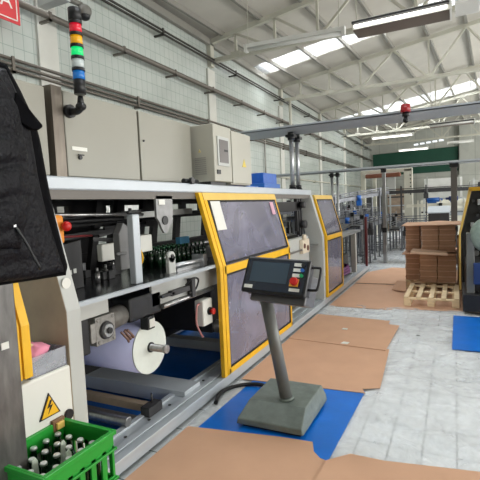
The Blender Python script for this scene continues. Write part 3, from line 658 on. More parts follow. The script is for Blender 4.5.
# dome camera on wall
dc = thing('dome_camera', 'grey dome security camera on a wall bracket above the light tower', 'camera', (-4.9, 4.5, 4.5))
MB().box(-5.0, -4.5, 4.28, 4.42, 4.43, 4.55).build('wall_bracket', plate_grey, dc, .01)
MB().cyl((-4.55, 4.40, 4.48), (-4.47, 4.58, 4.45), .035).sph((-4.45, 4.60, 4.37), .095, (1, 1, .95), 20).build('camera_shell', mat('camera_grey', (112, 110, 103), .4), dc)
MB().sph((-4.45, 4.60, 4.315), .075, (1, 1, .9), 18).build('camera_lens', blackp, dc)

# red sign, top left
sg = thing('red_sign', 'red sign with white border and white capital letters on the tiled wall', 'sign', (-4.9, 3.4, 4.05))
sx = -4.73
MB().box(sx, sx+.015, 2.5, 3.80, 3.965, 4.8).build('sign_board', red_sign, sg, .004)
MB().box(-5.0, sx, 3.55, 3.58, 4.5, 4.53).build('stand_off', steel, sg); MB().box(-5.0, sx, 2.75, 2.78, 4.5, 4.53).build('stand_off', steel, sg)
for nm, bb in (('sign_border', (2.53, 3.765, 4.0, 4.013)), ('sign_border', (3.752, 3.765, 4.0, 4.765)), ('sign_border', (2.53, 3.765, 4.752, 4.765)), ('sign_border', (2.53, 2.543, 4.0, 4.765))):
    MB().box(sx+.015, sx+.019, *bb).build(nm, white_p, sg)
M3 = Matrix(((0, 0, 1, sx+.018), (1, 0, 0, 3.545), (0, 1, 0, 4.20), (0, 0, 0, 1)))
text_mesh('sign_letters', 'ZA', .24, M3, white_p, sg)

# jacket and its post
ps = thing('steel_post', 'grey scuffed square steel post at the left edge under the jacket', 'post', (-1.87, 1.16, 0))
MB().box(-2.0, -1.75, 1.02, 1.27, 0, 2.2).build('post_body', steel_dark, ps, .006)
MB().box(-1.75, -1.745, 1.185, 1.22, 1.085, 1.115).build('white_tag', white_p, ps)
MB().cyl((-1.75, 1.12, 2.12), (-1.68, 1.12, 2.15), .01).sph((-1.68, 1.12, 2.155), .018).build('coat_hook', blackp, ps)
def interp(tab, z):
    tab = sorted(tab)
    if z <= tab[0][0]: return tab[0][1]
    for (a, p), (b, q) in zip(tab, tab[1:]):
        if z <= b: return p+(q-p)*(z-a)/(b-a)
    return tab[-1][1]
JR = [(1.37, 1.515), (1.40, 1.53), (1.46, 1.515), (1.65, 1.475), (1.77, 1.455), (1.84, 1.445), (2.0, 1.425), (2.04, 1.415), (2.12, 1.385), (2.2, 1.345), (2.3, 1.285)]
def jshell(edge, y_left, x_base, puff, z0, z1, nz=56, ny=34, hem=0):
    """closed padded shell hanging in the y-z plane"""
    mb = MB(); front = []; back = []
    for j in range(nz+1):
        z = z0+(z1-z0)*j/nz; ye = interp(edge, z)
        rf, rb = [], []
        for i in range(ny+1):
            u = i/ny; y = y_left+(ye-y_left)*u
            e = math.sin(PI*min(1, max(0, u)))**.5 if 0 < u < 1 else 0
            quilt = .5+.5*math.cos((z*1.0+.04*math.sin(y*9))*2*PI/.13)
            fold = noise.noise(Vector((y*7+z*2.5, z*5-y*3, 2)))*.5+noise.noise(Vector((y*16, z*9, 7)))*.25
            d = puff*(.62+.2*(1-quilt**4)+.35*fold)
            v = math.sin(PI*min(1, max(0, j/nz)))**.35 if 0 < j < nz else 0
            zz = z+(hem*math.sin(u*5+1)+.03*(1-u))*(1-j/nz)
            rf.append(mb.bm.verts.new((x_base+d*e*v, y, zz))); rb.append(mb.bm.verts.new((x_base-.5*d*e*v-.004, y, zz)))
        front.append(rf); back.append(rb)
    for A in (front, back):
        for j in range(nz):
            for i in range(ny):
                f = mb.bm.faces.new((A[j][i], A[j][i+1], A[j+1][i+1], A[j+1][i])); f.smooth = True
    for j in range(nz):
        for i in (0, ny): f = mb.bm.faces.new((front[j][i], front[j+1][i], back[j+1][i], back[j][i])); f.smooth = True
    for i in range(ny):
        for j in (0, nz): f = mb.bm.faces.new((front[j][i], front[j][i+1], back[j][i+1], back[j][i])); f.smooth = True
    return mb
jk = thing('black_jacket', 'black padded jacket hanging on the grey post at the left edge', 'jacket', (-1.66, 1.2, 1.33))
jshell(JR, .62, -1.70, .06, 1.36, 2.30).build('jacket_back', jacket_f, jk)
JF = [(z, y-.055-.03*math.sin((z-1.3)*3)) for z, y in JR]
jshell(JF, .60, -1.655, .085, 1.39, 2.26, hem=.012).build('jacket_front', jacket_m, jk)
jshell([(1.5, 1.20), (1.7, 1.26), (1.9, 1.27), (2.1, 1.24), (2.25, 1.15)], .9, -1.60, .09, 1.52, 2.24).build('sleeve', jacket_m, jk)
mb = MB(); mb.prism([(-1.66, 1.27, 2.17), (-1.64, 1.325, 2.09), (-1.63, 1.362, 2.045), (-1.63, 1.362, 2.035), (-1.63, 1.34, 2.02), (-1.63, 1.31, 2.02), (-1.64, 1.27, 2.04), (-1.66, 1.24, 2.10)], (.03, 0, 0)); mb.build('collar_flap', jacket_f, jk, .008)
MB().tube([(-1.565, 1.16, 1.62), (-1.56, 1.20, 1.55), (-1.56, 1.26, 1.43)], .006, 6).build('pocket_zip', blackp, jk)
MB().box(-1.562, -1.556, 1.15, 1.162, 1.612, 1.628).build('zip_pull', steel, jk)

# orange and red things beside jacket
t = thing('stop_switch', 'yellow switch box with a red mushroom button beside the jacket', 'switch', (-2.1, 1.68, 1.5))
MB().box(-2.16, -2.1, 1.79, 1.89, 1.48, 1.655).build('switch_body', mat('orange_body', (226, 140, 40), .5), t, .02)
MB().sph((-2.07, 1.875, 1.585), .03, (1, 1, 1)).build('red_button', red_p, t)
MB().box(-2.13, -2.10, 1.79, 1.81, 1.50, 1.51)

# white electric box with sign, bin and cloth
bx = thing('electric_box', 'white electric box with yellow high voltage triangle behind the green crate', 'electric box', (-2.0, 1.5, .2))
MB().box(-2.3, XF+.005, 1.30, 1.655, .13, .845).build('box_body', white_p, bx, .012)
X = XF+.007
MB().prism([(X, 1.435, .625), (X, 1.565, .625), (X, 1.50, .75)], (.004, 0, 0)).build('sign_border', blackp, bx)
MB().prism([(X+.004, 1.447, .632), (X+.004, 1.553, .632), (X+.004, 1.50, .735)], (.003, 0, 0)).build('warning_triangle', yellow, bx)
MB().prism([(X+.007, 1.502, .712), (X+.007, 1.482, .675), (X+.007, 1.499, .678), (X+.007, 1.487, .645), (X+.007, 1.518, .687), (X+.007, 1.501, .684), (X+.007, 1.514, .712)], (.002, 0, 0)).build('lightning_bolt', blackp, bx)
MB().box(X, X+.02, 1.50, 1.575, .54, .60).build('switch_plate', mat('brown_plate', (120, 88, 60), .5), bx, .003)
MB().box(X+.02, X+.035, 1.515, 1.56, .55, .585).build('switch_toggle', yellow2, bx, .003)
MB().cyl((X, 1.615, .585), (X+.012, 1.615, .585), .028, n=16).build('round_socket', blackp, bx)
bn = thing('clear_bin', 'clear plastic bin holding tissue on top of the white electric box', 'bin', (-2.0, 1.5, .846))
mb = MB(); x0, x1, y0, y1 = -2.14, -1.89, 1.42, 1.645
mb.box(x0, x1, y0, y1, .846, .85).box(x0, x1, y0, y0+.004, .85, .95).box(x0, x1, y1-.004, y1, .85, .95).box(x0, x0+.004, y0, y1, .85, .95).box(x1-.004, x1, y0, y1, .85, .95); mb.build('bin_shell', clear_bin, bn)
def crumple(name, c, r, sc, m, label, cat, seed):
    mb = MB(); mb.sph((0, 0, 0), r, sc, 24)
    for v in mb.bm.verts:
        n = noise.noise(v.co*(14/(r*12))+Vector((seed, 0, 0)))+.6*noise.noise(v.co*(34/(r*12))+Vector((0, seed, 0))); v.co *= 1+.5*n
    bmesh.ops.translate(mb.bm, verts=mb.bm.verts, vec=Vector(c)); return tag(mb.build(name, m), label, cat)
crumple('pink_tissue', (-1.97, 1.51, .95), .065, (1, 1.1, .75), pink, 'crumpled pink tissue in the clear bin', 'tissue', 1)
crumple('cream_cloth', (-2.02, 1.47, .965), .06, (1, 1, .9), skin_c, 'crumpled cream cloth at the left in the clear bin', 'cloth', 5)
tag(MB().sph((-1.93, 1.452, .878), .026).build('blue_ball', blue_p), 'round blue thing at the left end of the clear bin', 'ball')
# film roll
rl = thing('film_roll', 'big roll of lilac film on a steel shaft inside the machine', 'roll', (-2.5, 2.58, .45))
MB().cyl((-2.95, 2.56, .64), (-2.06, 2.56, .64), .195, n=48).build('film_body', film_roll, rl)
MB().cyl((-2.06, 2.56, .64), (-2.05, 2.56, .64), .195, n=48).build('roll_end_face', roll_end, rl)
MB().cyl((-3.1, 2.56, .64), (-1.92, 2.56, .64), .028, n=20).cyl((-1.92, 2.56, .64), (-1.90, 2.56, .64), .032, n=20).build('shaft', steel, rl)
MB().cyl((-2.05, 2.56, .64), (-2.04, 2.56, .64), .038, n=24).build('core', blackp, rl)

# green crate (and the one under it)
def crate(x0, x1, y0, y1, z0, h, label):
    t = thing('bottle_crate', label, 'crate', ((x0+x1)/2, (y0+y1)/2, z0), 'green plastic bottle crates'); w = .012
    z1 = z0+h
    MB().box(x0+.01, x1-.01, y0+.01, y1-.01, z0, z0+.012).build('crate_floor', green_p, t)
    for nm, a in (('side_wall', (x0, x0+w, y0, y1)), ('side_wall', (x1-w, x1, y0, y1)), ('end_wall', (x0+w, x1-w, y0, y0+w)), ('end_wall', (x0+w, x1-w, y1-w, y1))):
        mb = MB(); X0, X1, A, B = a
        mb.box(X0, X1, A, B, z0, z0+.05).box(X0, X1, A, B, z1-.10, z1)
        n = 6
        for k in range(n+1):
            if nm == 'side_wall':
                c = A+(B-A)*k/n; mb.box(X0, X1, max(A, c-.015), min(B, c+.015), z0+.05, z1-.075)
            else:
                c = X0+(X1-X0)*k/n; mb.box(max(X0, c-.015), min(X1, c+.015), A, B, z0+.05, z1-.075)
        mb.build(nm, green_p, t, .002)
    mb = MB(); e = .012
    for zz, hh in ((z1-.022, .022), (z1-.10, .012), (z0+.03, .012)):
        mb.box(x0-e, x1+e, y0-e, y0, zz, zz+hh).box(x0-e, x1+e, y1, y1+e, zz, zz+hh).box(x0-e, x0, y0, y1, zz, zz+hh).box(x1, x1+e, y0, y1, zz, zz+hh)
    mb.build('rim', green_p, t, .003); return t
CX0, CX1, CY0, CY1 = -1.868, -1.525, 1.165, 1.575
crate(CX0+.04, CX1+.04, CY0-.05, CY1-.05, .035, .265, 'green crate at the bottom edge, under the crate of bottles')
cr = crate(CX0, CX1, CY0, CY1, .302, .28, 'green crate full of dark bottles at the bottom left')
mb = MB()
for k in range(1, 4): mb.box(CX0+.012+(CX1-CX0-.024)*k/4-.003, CX0+.012+(CX1-CX0-.024)*k/4+.003, CY0+.012, CY1-.012, .314, .42)
mb.build('divider', green_p, cr)
for (bx_, by_) in ((.16, .10), (.16, .26), (.25, .21)):
    MB().prism([(CX0+bx_, CY0+by_-.022, .42), (CX0+bx_, CY0+by_+.022, .42), (CX0+bx_, CY0+by_+.018, .55), (CX0+bx_, CY0+by_+.006, .57), (CX0+bx_, CY0+by_-.01, .56)], (.004, 0, 0)).build('divider_tab', mat('pale_tab', (205, 215, 200), .5), cr)
def bottle(name, loc, s=1.0, label=None, group=None):
    t = thing(name, label, 'bottle', loc, group); x, y, z = loc
    MB().lathe(loc, [(.026*s, 0), (.031*s, .006*s), (.031*s, .12*s), (.026*s, .145*s), (.014*s, .175*s), (.0125*s, .215*s), (.0145*s, .217*s), (.0145*s, .224*s)], 14).build('glass_body', bottle_g, t)
    MB().lathe((x, y, z+.222*s), [(.0165*s, 0), (.0165*s, .008*s), (.0135*s, .013*s)], 14).build('cap', cap_m, t); return t
b0 = None; n = 0
for i in range(4):
    for j in range(5):
        loc = (CX0+.045+.078*i, CY0+.047+.0715*j, .314)
        if b0 is None: b = b0 = bottle('green_bottle', loc, 1, 'x', 'capped bottles in the green crate')
        else: b = copy_tree(b0); b.location = loc
        col = ('first', 'second', 'third', 'fourth')[i]
        row = ('nearest', 'second nearest', 'middle', 'second farthest', 'farthest')[j]
        b['label'] = '%s bottle to us in the crate, in the %s row from the machine' % (row, col)
# bottles on the machine's infeed
ORD = ['first', 'second', 'third', 'fourth', 'fifth', 'sixth', 'seventh', 'eighth', 'ninth', 'tenth', 'eleventh', 'twelfth', 'thirteenth', 'fourteenth', 'fifteenth', 'sixteenth', 'seventeenth', 'eighteenth', 'nineteenth', 'twentieth', 'twenty-first', 'twenty-second', 'twenty-third', 'twenty-fourth', 'twenty-fifth', 'twenty-sixth', 'twenty-seventh', 'twenty-eighth']
rowlab = ['front', 'middle', 'back']
bp = None
for r in range(3):
    for k in range(11):
        loc = (-2.3-.085*r, 3.06+.075*k, 1.1505)
        if bp is None:
            b = bp = bottle('green_bottle', loc, .78, 'x', 'dark green bottles standing in rows on the machine table')
            for c in bp.children:
                if c.name.startswith('cap'): c.data.materials[0] = mat('dark_green_cap', (36, 92, 58), .35)
        else: b = copy_tree(bp); b.location = loc
        b['label'] = 'small green bottle, %s from the near end of the %s row on the machine' % (ORD[k], rowlab[r])
tag(MB().box(-2.42, -2.37, 3.5, 3.66, 1.326, 1.39).build('blue_block', mat('light_blue', (90, 160, 200), .5)), 'small light blue block above the bottle rows', 'block')

# ================================================================== CONSOLE
cs = thing('control_console', 'free-standing operator console with tilted touch screen on a grey cast foot', 'console', (-1.18, 3.1, .018))
# foot: wedge with sloped front
x0, x1, y0, y1 = -1.47, -.96, 2.80, 3.42
mb = MB(); zb, z1, zf = .04, .13, .06
V = [(x0-.015, y0, zb), (x1, y0, zb), (x1+.005, y1, zb), (x0, y1, zb), (x0+.0, y0+.0, .085), (x1-.01, y0, .085), (x0+.03, y0+.16, .17), (x1-.03, y0+.16, .17), (x1-.03, y1-.03, .175), (x0+.03, y1-.03, .175), (x0, y1, .085), (x1, y1, .085)]
mb._faces(V, [(0, 3, 2, 1), (0, 1, 5, 4), (4, 5, 7, 6), (6, 7, 8, 9), (9, 8, 11, 10), (10, 11, 2, 3), (1, 2, 11, 5), (5, 11, 8, 7), (0, 4, 10, 3), (4, 6, 9, 10)])
foot = mb.build('foot', cast, cs, .008)
MB().box(x0+.03, x1-.03, y0+.03, y1-.03, .018, .04).build('skid', blackr, foot)
sb = Vector((-1.17, 3.05, .17)); st = Vector((-1.28, 2.96, 1.02))
MB().cyl(sb, st, .047, n=24).build('column', tube_grey, cs)
MB().cyl(sb+Vector((0, 0, .0)), sb+Vector((-.003, 0, .02)), .06, n=24).build('column_collar', cast, cs)
# screen head: local frame u (right), v (up), n (towards the operator)
Pc = Vector((-1.125, 2.81, 1.162))
u = Vector((1, -.08, -.04)).normalized(); nn = Vector((-.05, -.88, .46)); nn = (nn-u*nn.dot(u)).normalized(); v = nn.cross(u)
def hp_(a, b, c): return Pc+u*a+v*b+nn*c
def hbox(mb, a0, a1, b0, b1, c0, c1):
    P = [hp_(a, b, c) for c in (c0, c1) for (a, b) in ((a0, b0), (a1, b0), (a1, b1), (a0, b1))]
    return mb._faces(P, [(0, 3, 2, 1), (4, 5, 6, 7), (0, 1, 5, 4), (1, 2, 6, 5), (2, 3, 7, 6), (3, 0, 4, 7)])
hw, hh = .245, .134
hd = MB(); hbox(hd, -hw+.01, hw-.01, -hh+.01, hh-.01, -.10, -.01)
head = hd.build('head_housing', blackp, cs, .012)
mb = MB(); hbox(mb, -hw, hw, -hh, hh, -.02, .012); mb.build('bezel', blackp, head, .014)
mb = MB(); P = [hp_(-hw+.06, -hh-.045, -.04), hp_(hw-.01, -hh-.045, -.04), hp_(hw-.01, -hh-.01, -.22), hp_(-hw+.08, -hh-.01, -.22)]
mb.prism(P, v*.22); mb.build('rear_box', mat('metal_grey_box', (96, 96, 98), .4, .5), head, .01)
mb = MB(); hbox(mb, -hw+.022, hw-.022, -hh+.022, hh-.022, .012, .014); mb.build('front_film', screen_m, head)
mb = MB(); hbox(mb, -hw+.055, hw-.15, -hh+.08, hh-.04, .014, .016); mb.build('display', screen_l, head)
for k, b_ in enumerate((.09, .052, .014)):
    mb = MB(); hbox(mb, hw-.115, hw-.06, b_-.012, b_+.012, .014, .017); mb.build('key_label', white_p, head)
    mb = MB(); mb.cyl(hp_(hw-.048, b_, .012), hp_(hw-.048, b_, .026), .013, n=12); mb.build('push_button', [blackp, blue_p, mat('green_key', (20, 150, 90), .4)][k], head)
mb = MB(); hbox(mb, hw-.125, hw-.06, -.065, -.01, .014, .017); mb.build('stop_plate', mat('orange_yellow', (228, 160, 50), .5), head)
mb = MB(); mb.cyl(hp_(hw-.085, -.035, .012), hp_(hw-.085, -.035, .04), .016, n=14).cyl(hp_(hw-.085, -.035, .036), hp_(hw-.085, -.035, .056), .03, .024, 18); mb.build('stop_button', red_p, head)
mb = MB(); hbox(mb, hw-.12, hw-.045, -.1, -.078, .014, .017); mb.build('key_label', white_p, head)
mb = MB(); hbox(mb, -hw+.025, -hw+.09, -hh+.03, -hh+.055, .014, .017); mb.build('maker_label', white_p, head)
mb = MB(); mb.tube([hp_(hw-.03, .095, -.05), hp_(hw+.03, .10, -.05), hp_(hw+.055, .085, -.05), hp_(hw+.055, -.04, -.05), hp_(hw+.03, -.06, -.05), hp_(hw-.03, -.06, -.05)], .009, 8); mb.build('side_handle', blackp, head)
MB().cyl(st, st+Vector((-.012, -.02, .05)), .055, n=20).build('head_joint', blackp, head)
mb = MB(); mb.tube([(-1.36, 3.40, .06), (-1.62, 3.52, .04), (-1.8, 3.42, .035), (-1.86, 3.25, .035), (-1.80, 3.05, .04)], .018)
tag(mb.build('console_cable', blackr), 'thick dark cable from the console foot to the machine rail', 'cable')

# ================================================================== CABLE TRAYS, POSTS, BEACON
def tray(name, label, x0, x1, y0, y1, z, h, posts, m=alu_w):
    t = thing(name, label, 'cable tray', (x0, y0, z), 'overhead cable trays')
    mb = MB(); mb.box(x0, x1, y0, y1, z, z+.012).box(x0, x1, y0, y0+.012, z, z+h).box(x0, x1, y1-.012, y1, z, z+h)
    mb.build('tray_body', m, t)
    return t
tray('cable_tray', 'wide grey cable tray spanning the aisle above the machine, nearer one', -3.15, 9.2, 6.28, 7.0, 2.8, .035, None)
tray('cable_tray', 'thin far cable tray crossing the aisle above the conveyors', -4.95, 9.2, 11.9, 12.3, 2.50, .06, None)
def round_post(x, y, z0, z1, label, group='round posts holding the cable trays'):
    t = thing('tray_post', label, 'post', (x, y, z0), group)
    MB().cyl((x, y, z0+.06), (x, y, z1-.02), .034, n=18).build('tube', alu, t)
    MB().cyl((x, y, z0), (x, y, z0+.04), .065, n=16).cyl((x, y, z0+.04), (x, y, z0+.09), .052, n=16).build('base_clamp', blackp, t)
    MB().cyl((x, y, z1-.13), (x, y, z1-.06), .055, n=16).box(x-.07, x+.07, y-.07, y+.07, z1-.09, z1-.05).cyl((x, y, z1-.06), (x, y, z1-.012), .05, n=16).build('top_clamp', blackp, t)
round_post(-2.3, 6.62, 1.88, 2.8, 'left of the two round posts standing on the machine roof')
round_post(-2.3, 6.9, 1.88, 2.8, 'right of the two round posts standing on the machine roof')
round_post(-3.06, 12.1, 0, 2.50, 'left of the two slim round posts at the far white wall')
round_post(-2.9, 12.1, 0, 2.50, 'right of the two slim round posts at the far white wall')
tag(MB().cyl((-4.65, 13.4, 3.95), (-4.65, 13.4, 4.94), .045, n=10).build('hanging_rod', steel_cream), 'short white rod hanging from the second truss beside the tiled wall', 'rod')
def sq_post(x, y, w, z1, m, label):
    t = thing('square_post', label, 'post', (x, y, 0), 'square posts under the far cable tray')
    MB().box(x-w/2, x+w/2, y-w/2, y+w/2, .01, z1).build('post_body', m, t, .004)
    MB().box(x-w, x+w, y-w, y+w, 0, .012).build('foot_plate', m, t)
    MB().box(x-w*.7, x+w*.7, y-w*.7, y+w*.7, z1-.1, z1).build('clamp', blackp, t); MB().box(x-w*.6, x+w*.6, y-w*.6, y+w*.6, .82, .95).build('clamp', blackp, t)
sq_post(-1.68, 12.1, .09, 2.50, steel, 'bright square post in the left half under the far tray')
sq_post(-.02, 12.1, .14, 2.50, mat('brown_grey_post', (92, 88, 84), .5, .3), 'dark square post right of the cardboard stacks')
bc = thing('red_beacon', 'red beacon lamp on a black bracket at the grey cable tray', 'beacon', (-.57, 6.2, 2.6))
MB().cyl((-.57, 6.19, 2.79), (-.57, 6.19, 2.89), .066, .060, 20).build('red_lens', seg_m('beacon_red', (150, 24, 34), .1), bc)
MB().box(-.59, -.55, 6.17, 6.285, 2.72, 2.80).cyl((-.57, 6.19, 2.74), (-.57, 6.19, 2.79), .045).sph((-.57, 6.19, 2.69), .036).build('bracket', blackp, bc)

# ================================================================== PALLETS AND CARDBOARD
def pallet(x0, x1, y0, y1, z0, label):
    t = thing('wooden_pallet', label, 'pallet', ((x0+x1)/2, (y0+y1)/2, z0), 'wooden pallets')
    n = 5; w = (x1-x0)/9*.82
    for k in range(n):   # top boards run away from us
        c = x0+w/2+(x1-x0-w)*k/(n-1); MB().box(c-w/2, c+w/2, y0, y1, z0+.12, z0+.142).build('top_board', wood, t, .002)
    for k in range(3):
        c = y0+.05+(y1-y0-.1)*k/2; MB().box(x0, x1, c-.05, c+.05, z0+.098, z0+.12).build('cross_board', wood, t, .002)
        for j in range(3):
            d = x0+.05+(x1-x0-.1)*j/2; MB().box(d-.05, d+.05, c-.05, c+.05, z0+.02, z0+.098).build('block', wood, t, .002)
    for j in range(3):
        d = x0+.05+(x1-x0-.1)*j/2; MB().box(d-.05, d+.05, y0, y1, z0, z0+.02).build('bottom_board', wood, t, .002)
pallet(-.73, .05, 7.15, 8.35, .012, 'empty pale wooden pallet in front of the cardboard stacks')
pallet(-.84, .0, 8.6, 9.62, .018, 'wooden pallet under the stacks of cardboard')
def bundle(x0, x1, y0, y1, z0, z1, label, seed):
    mb = MB(); r = random.Random(seed); n = int((z1-z0)/.014); h = (z1-z0)/n
    for k in range(n):
        a = r.uniform(-.007, .007)+(.005 if (k//7) % 2 else -.003); b = r.uniform(-.006, .006)
        mb.m = 1 if k % 7 == 0 else 0
        mb.box(x0+a, x1+a, y0+b, y1+b, z0+k*h, z0+(k+.86)*h)
    tag(mb.build('cardboard_bundle', [card_dark, card_light]), label, 'cardboard stack', 'flattened carton bundles on the pallet')
Z1 = .162
bundle(-.84, -.60, 8.65, 9.3, Z1, .66, 'set-back carton bundle at the left of the lower layer', 1)
bundle(-.58, -.30, 8.45, 9.0, Z1, .66, 'middle carton bundle of the lower layer', 2)
bundle(-.285, .01, 8.45, 9.0, Z1, .66, 'right carton bundle of the lower layer', 3)
bundle(-.58, .0, 9.03, 9.55, Z1, .66, 'carton bundle hidden at the back of the lower layer', 4)
mb = MB(); mb.prism([(-.88, 8.42, .662), (.02, 8.42, .662), (.03, 9.6, .662), (-.87, 9.58, .662)], (0, 0, .012)); tag(mb.build('divider_board', card), 'cardboard sheet between the lower and upper layers of bundles', 'cardboard')
mb = MB(); mb.prism([(-.72, 8.26, .70), (-.12, 8.22, .672), (-.14, 8.5, .685), (-.70, 8.58, .72)], (0, 0, .04)); tag(mb.build('loose_board', mat('pale_board', (226, 196, 172), .8)), 'pale loose cardboard strip sticking out between the two layers', 'cardboard')
bundle(-.84, -.60, 8.75, 9.35, .70, 1.17, 'set-back carton bundle at the left of the upper layer', 5)
bundle(-.55, -.27, 8.55, 9.1, .70, 1.17, 'middle carton bundle of the upper layer', 6)
bundle(-.26, .0, 8.55, 9.1, .70, 1.17, 'right carton bundle of the upper layer', 7)
mb = MB(); V = []; nx, ny = 14, 10
for j in range(ny+1):
    for i in range(nx+1):
        x = -.88+.98*i/nx; y = 8.45+1.05*j/ny; V.append((x, y, 1.185+.03*abs(noise.noise(Vector((x*3, y*3, 0))))+.04*max(0, (y-8.8))*.5))
mb._faces(V, [(j*(nx+1)+i, j*(nx+1)+i+1, (j+1)*(nx+1)+i+1, (j+1)*(nx+1)+i) for j in range(ny) for i in range(nx)])
o = mb.build('top_board', card); sm = o.modifiers.new('s', 'SOLIDIFY'); sm.thickness = .012; o.name = 'top_cardboard'; tag(o, 'warped cardboard sheets covering the top of the bundles', 'cardboard')
tag(MB().box(.04, .3, 8.6, 9.2, .6, 1.1).rot(.25, 'Y', (.1, 8.8, .02)).bm and MB().prism([(.03, 8.6, .03), (.12, 8.6, .03), (.06, 8.6, .95), (.03, 8.6, .95)], (0, .7, 0)).build('leaning_board', card_dark), 'dark cardboard leaning at the right side of the bundles', 'cardboard')
tag(MB().prism([(-1.05, 8.3, .03), (-.80, 8.15, .03), (-.80, 8.35, .17), (-.98, 8.5, .16)], (.0, .0, .008)).build('cardboard_flap', card), 'bent cardboard flap at the left foot of the bundles', 'cardboard')

# ================================================================== RIGHT MACHINE (mirrored guard)
RM = thing('right_machine', 'dark machine with a yellow framed guard at the right edge', 'machine', (.8, 8.5, 0))
def rx(x, z): return x
mb = MB(); xk, xt = .07, .22
mb.prism([(xk-.015, 7.9, .15), (xk+.01, 7.9, .15), (xk+.01, 7.9, 1.06), (xt+.015, 7.9, 1.76), (xt-.02, 7.9, 1.80), (xk-.02, 7.9, 1.08)], (0, .05, 0)); mb.build('guard_stile', yellow2, RM, .003)
MB().box(xt-.02, 1.2, 7.9, 7.95, 1.75, 1.81).build('guard_rail', yellow, RM, .003)
mb = MB(); mb.prism([(xk+.03, 8.0, .12), (xk+.03, 8.0, 1.08), (xt+.03, 8.0, 1.78), (1.6, 8.0, 1.78), (1.6, 8.0, .12)], (0, 2.2, 0)); mb.build('machine_body', dark, RM, .01)
rr = random.Random(5)
for k in range(24):
    x = .22+rr.random()*.5; z = .3+rr.random()*1.3; s = .03+.06*rr.random(); MB().box(x, x+s, 7.93, 8.0, z, z+s*1.3).build('fitting', darkgrey if k % 4 else alu, RM, .004)
for k in range(5): MB().cyl((.3+.09*k, 7.9, .75+.12*k), (.3+.09*k, 7.99, .75+.12*k), .04+.008*k).build('pulley', steel, RM)
MB().box(.14, .24, 6.9, 7.1, .05, 1.15).build('side_column', tube_grey, RM, .01)
MB().box(.09, 1.2, 6.8, 7.8, .05, .3).box(.13, 1.2, 7.0, 7.9, .3, .7).build('front_housing', dark, RM, .01)
MB().box(.22, .9, 6.75, 6.8, .45, .75).build('blue_cover', mat('dark_blue_cover', (20, 50, 100), .5), RM, .01)
MB().sph((.42, 6.95, 1.12), .24, (1, .8, 1.05), 20).build('hood', mat('mint_grey_cover', (150, 170, 160), .35, 0, .25, 18), RM)
MB().box(.38, .9, 7.7, 7.8, 1.72, 1.86).build('red_cover', red_dark, RM, .01)
MB().box(.13, 1.2, 6.95, 8.0, .017, .05).build('base_plate', darkgrey, RM)

# ================================================================== CONVEYORS AT THE BACK
conv_m = mat('dull_conveyor_steel', (122, 125, 131), .42, .45, .3, 9)
def conveyor(p, q, z, w, label, legs=4, guides=2, m=conv_m, belt=dark, lz=0.006, z2=None):
    z2 = z if z2 is None else z2
    p = Vector((p[0], p[1], 0)); q = Vector((q[0], q[1], 0)); d = (q-p); L = d.length; d.normalize(); r = Vector((d.y, -d.x, 0)); Z = Vector((0, 0, 1))
    t = thing('bottle_conveyor', label, 'conveyor', (p.x, p.y, 0), 'bottle conveyors at the back of the hall')
    MB().bar(p+Z*z, q+Z*z2, w, .03).build('belt', belt, t)
    for s in (-1, 1):
        MB().bar(p+Z*(z-.03)+r*s*(w/2+.01), q+Z*(z2-.03)+r*s*(w/2+.01), .015, .11).build('side_frame', m, t)
    for g in range(guides):
        for s in (-1, 1): MB().bar(p+Z*(z+.07+.07*g)+r*s*(w/2-.01), q+Z*(z2+.07+.07*g)+r*s*(w/2-.01), .012, .018).build('guide_rail', m, t)
    for k in range(legs):
        c = p+d*(L*(k+.5)/legs); zz = z+(z2-z)*(k+.5)/legs
        for s in (-1, 1):
            b = c+r*s*(w/2+.03)
            MB().bar(b+Z*lz, b+Z*(zz+.16), .035, .035, (d.x, d.y, 0)).box(b.x-.05, b.x+.05, b.y-.05, b.y+.05, lz, lz+.02).build('leg', m, t)
        MB().bar(c+r*(w/2+.03)+Z*.3, c-r*(w/2+.03)+Z*.3, .025, .025).build('cross_bar', m, t)
        if k % 3 == 1:
            e = c+r*(w/2+.06)+Z*(zz-.12); MB().cyl(e, e+Z*.16, .06, n=12).box(e.x-.07, e.x+.07, e.y-.09, e.y+.09, zz-.28, zz-.12).build('drive_motor', (blackp, blue_p, darkgrey)[(k+int(zz*10)) % 3], t)
conveyor((-2.25, 10.95), (-2.15, 17.5), 1.05, .28, 'steel bottle conveyor nearest the aisle on the left, starting behind the red post', 9)
conveyor((-2.75, 10.2), (-2.7, 18.5), 1.22, .26, 'second steel bottle conveyor from the aisle on the left', 9, 3)
conveyor((-3.3, 9.4), (-3.3, 19.5), 1.38, .26, 'third bottle conveyor from the aisle, one step higher', 10, 3)
conveyor((-3.85, 9.0), (-3.8, 19.6), 1.52, .26, 'high bottle conveyor close to the tiled wall', 10, 3)
conveyor((-4.4, 9.5), (-4.4, 21), 1.15, .3, 'bottle conveyor directly against the tiled wall', 8, 2)
conveyor((-2.0, 15.6), (2.6, 15.8), 1.96, .3, 'long dark-edged conveyor crossing high behind the cardboard stacks', 6, 1, darkgrey)
conveyor((-1.6, 14.2), (.0, 14.3), .95, .28, 'short conveyor across the aisle behind the cardboard stacks', 3, 3)
conveyor((-3.6, 12.6), (-2.1, 15.5), 1.68, .25, 'slanting conveyor climbing beside the white wall to the crossing conveyor', 3, 2, z2=1.97)
conveyor((-1.75, 14.7), (-1.7, 19.5), .72, .3, 'low steel conveyor in the middle behind the bright post', 6, 3)
conveyor((-.5, 18.0), (3.5, 18.2), 1.1, .4, 'pale conveyor far behind the dark square post', 5, 2, alu_w)
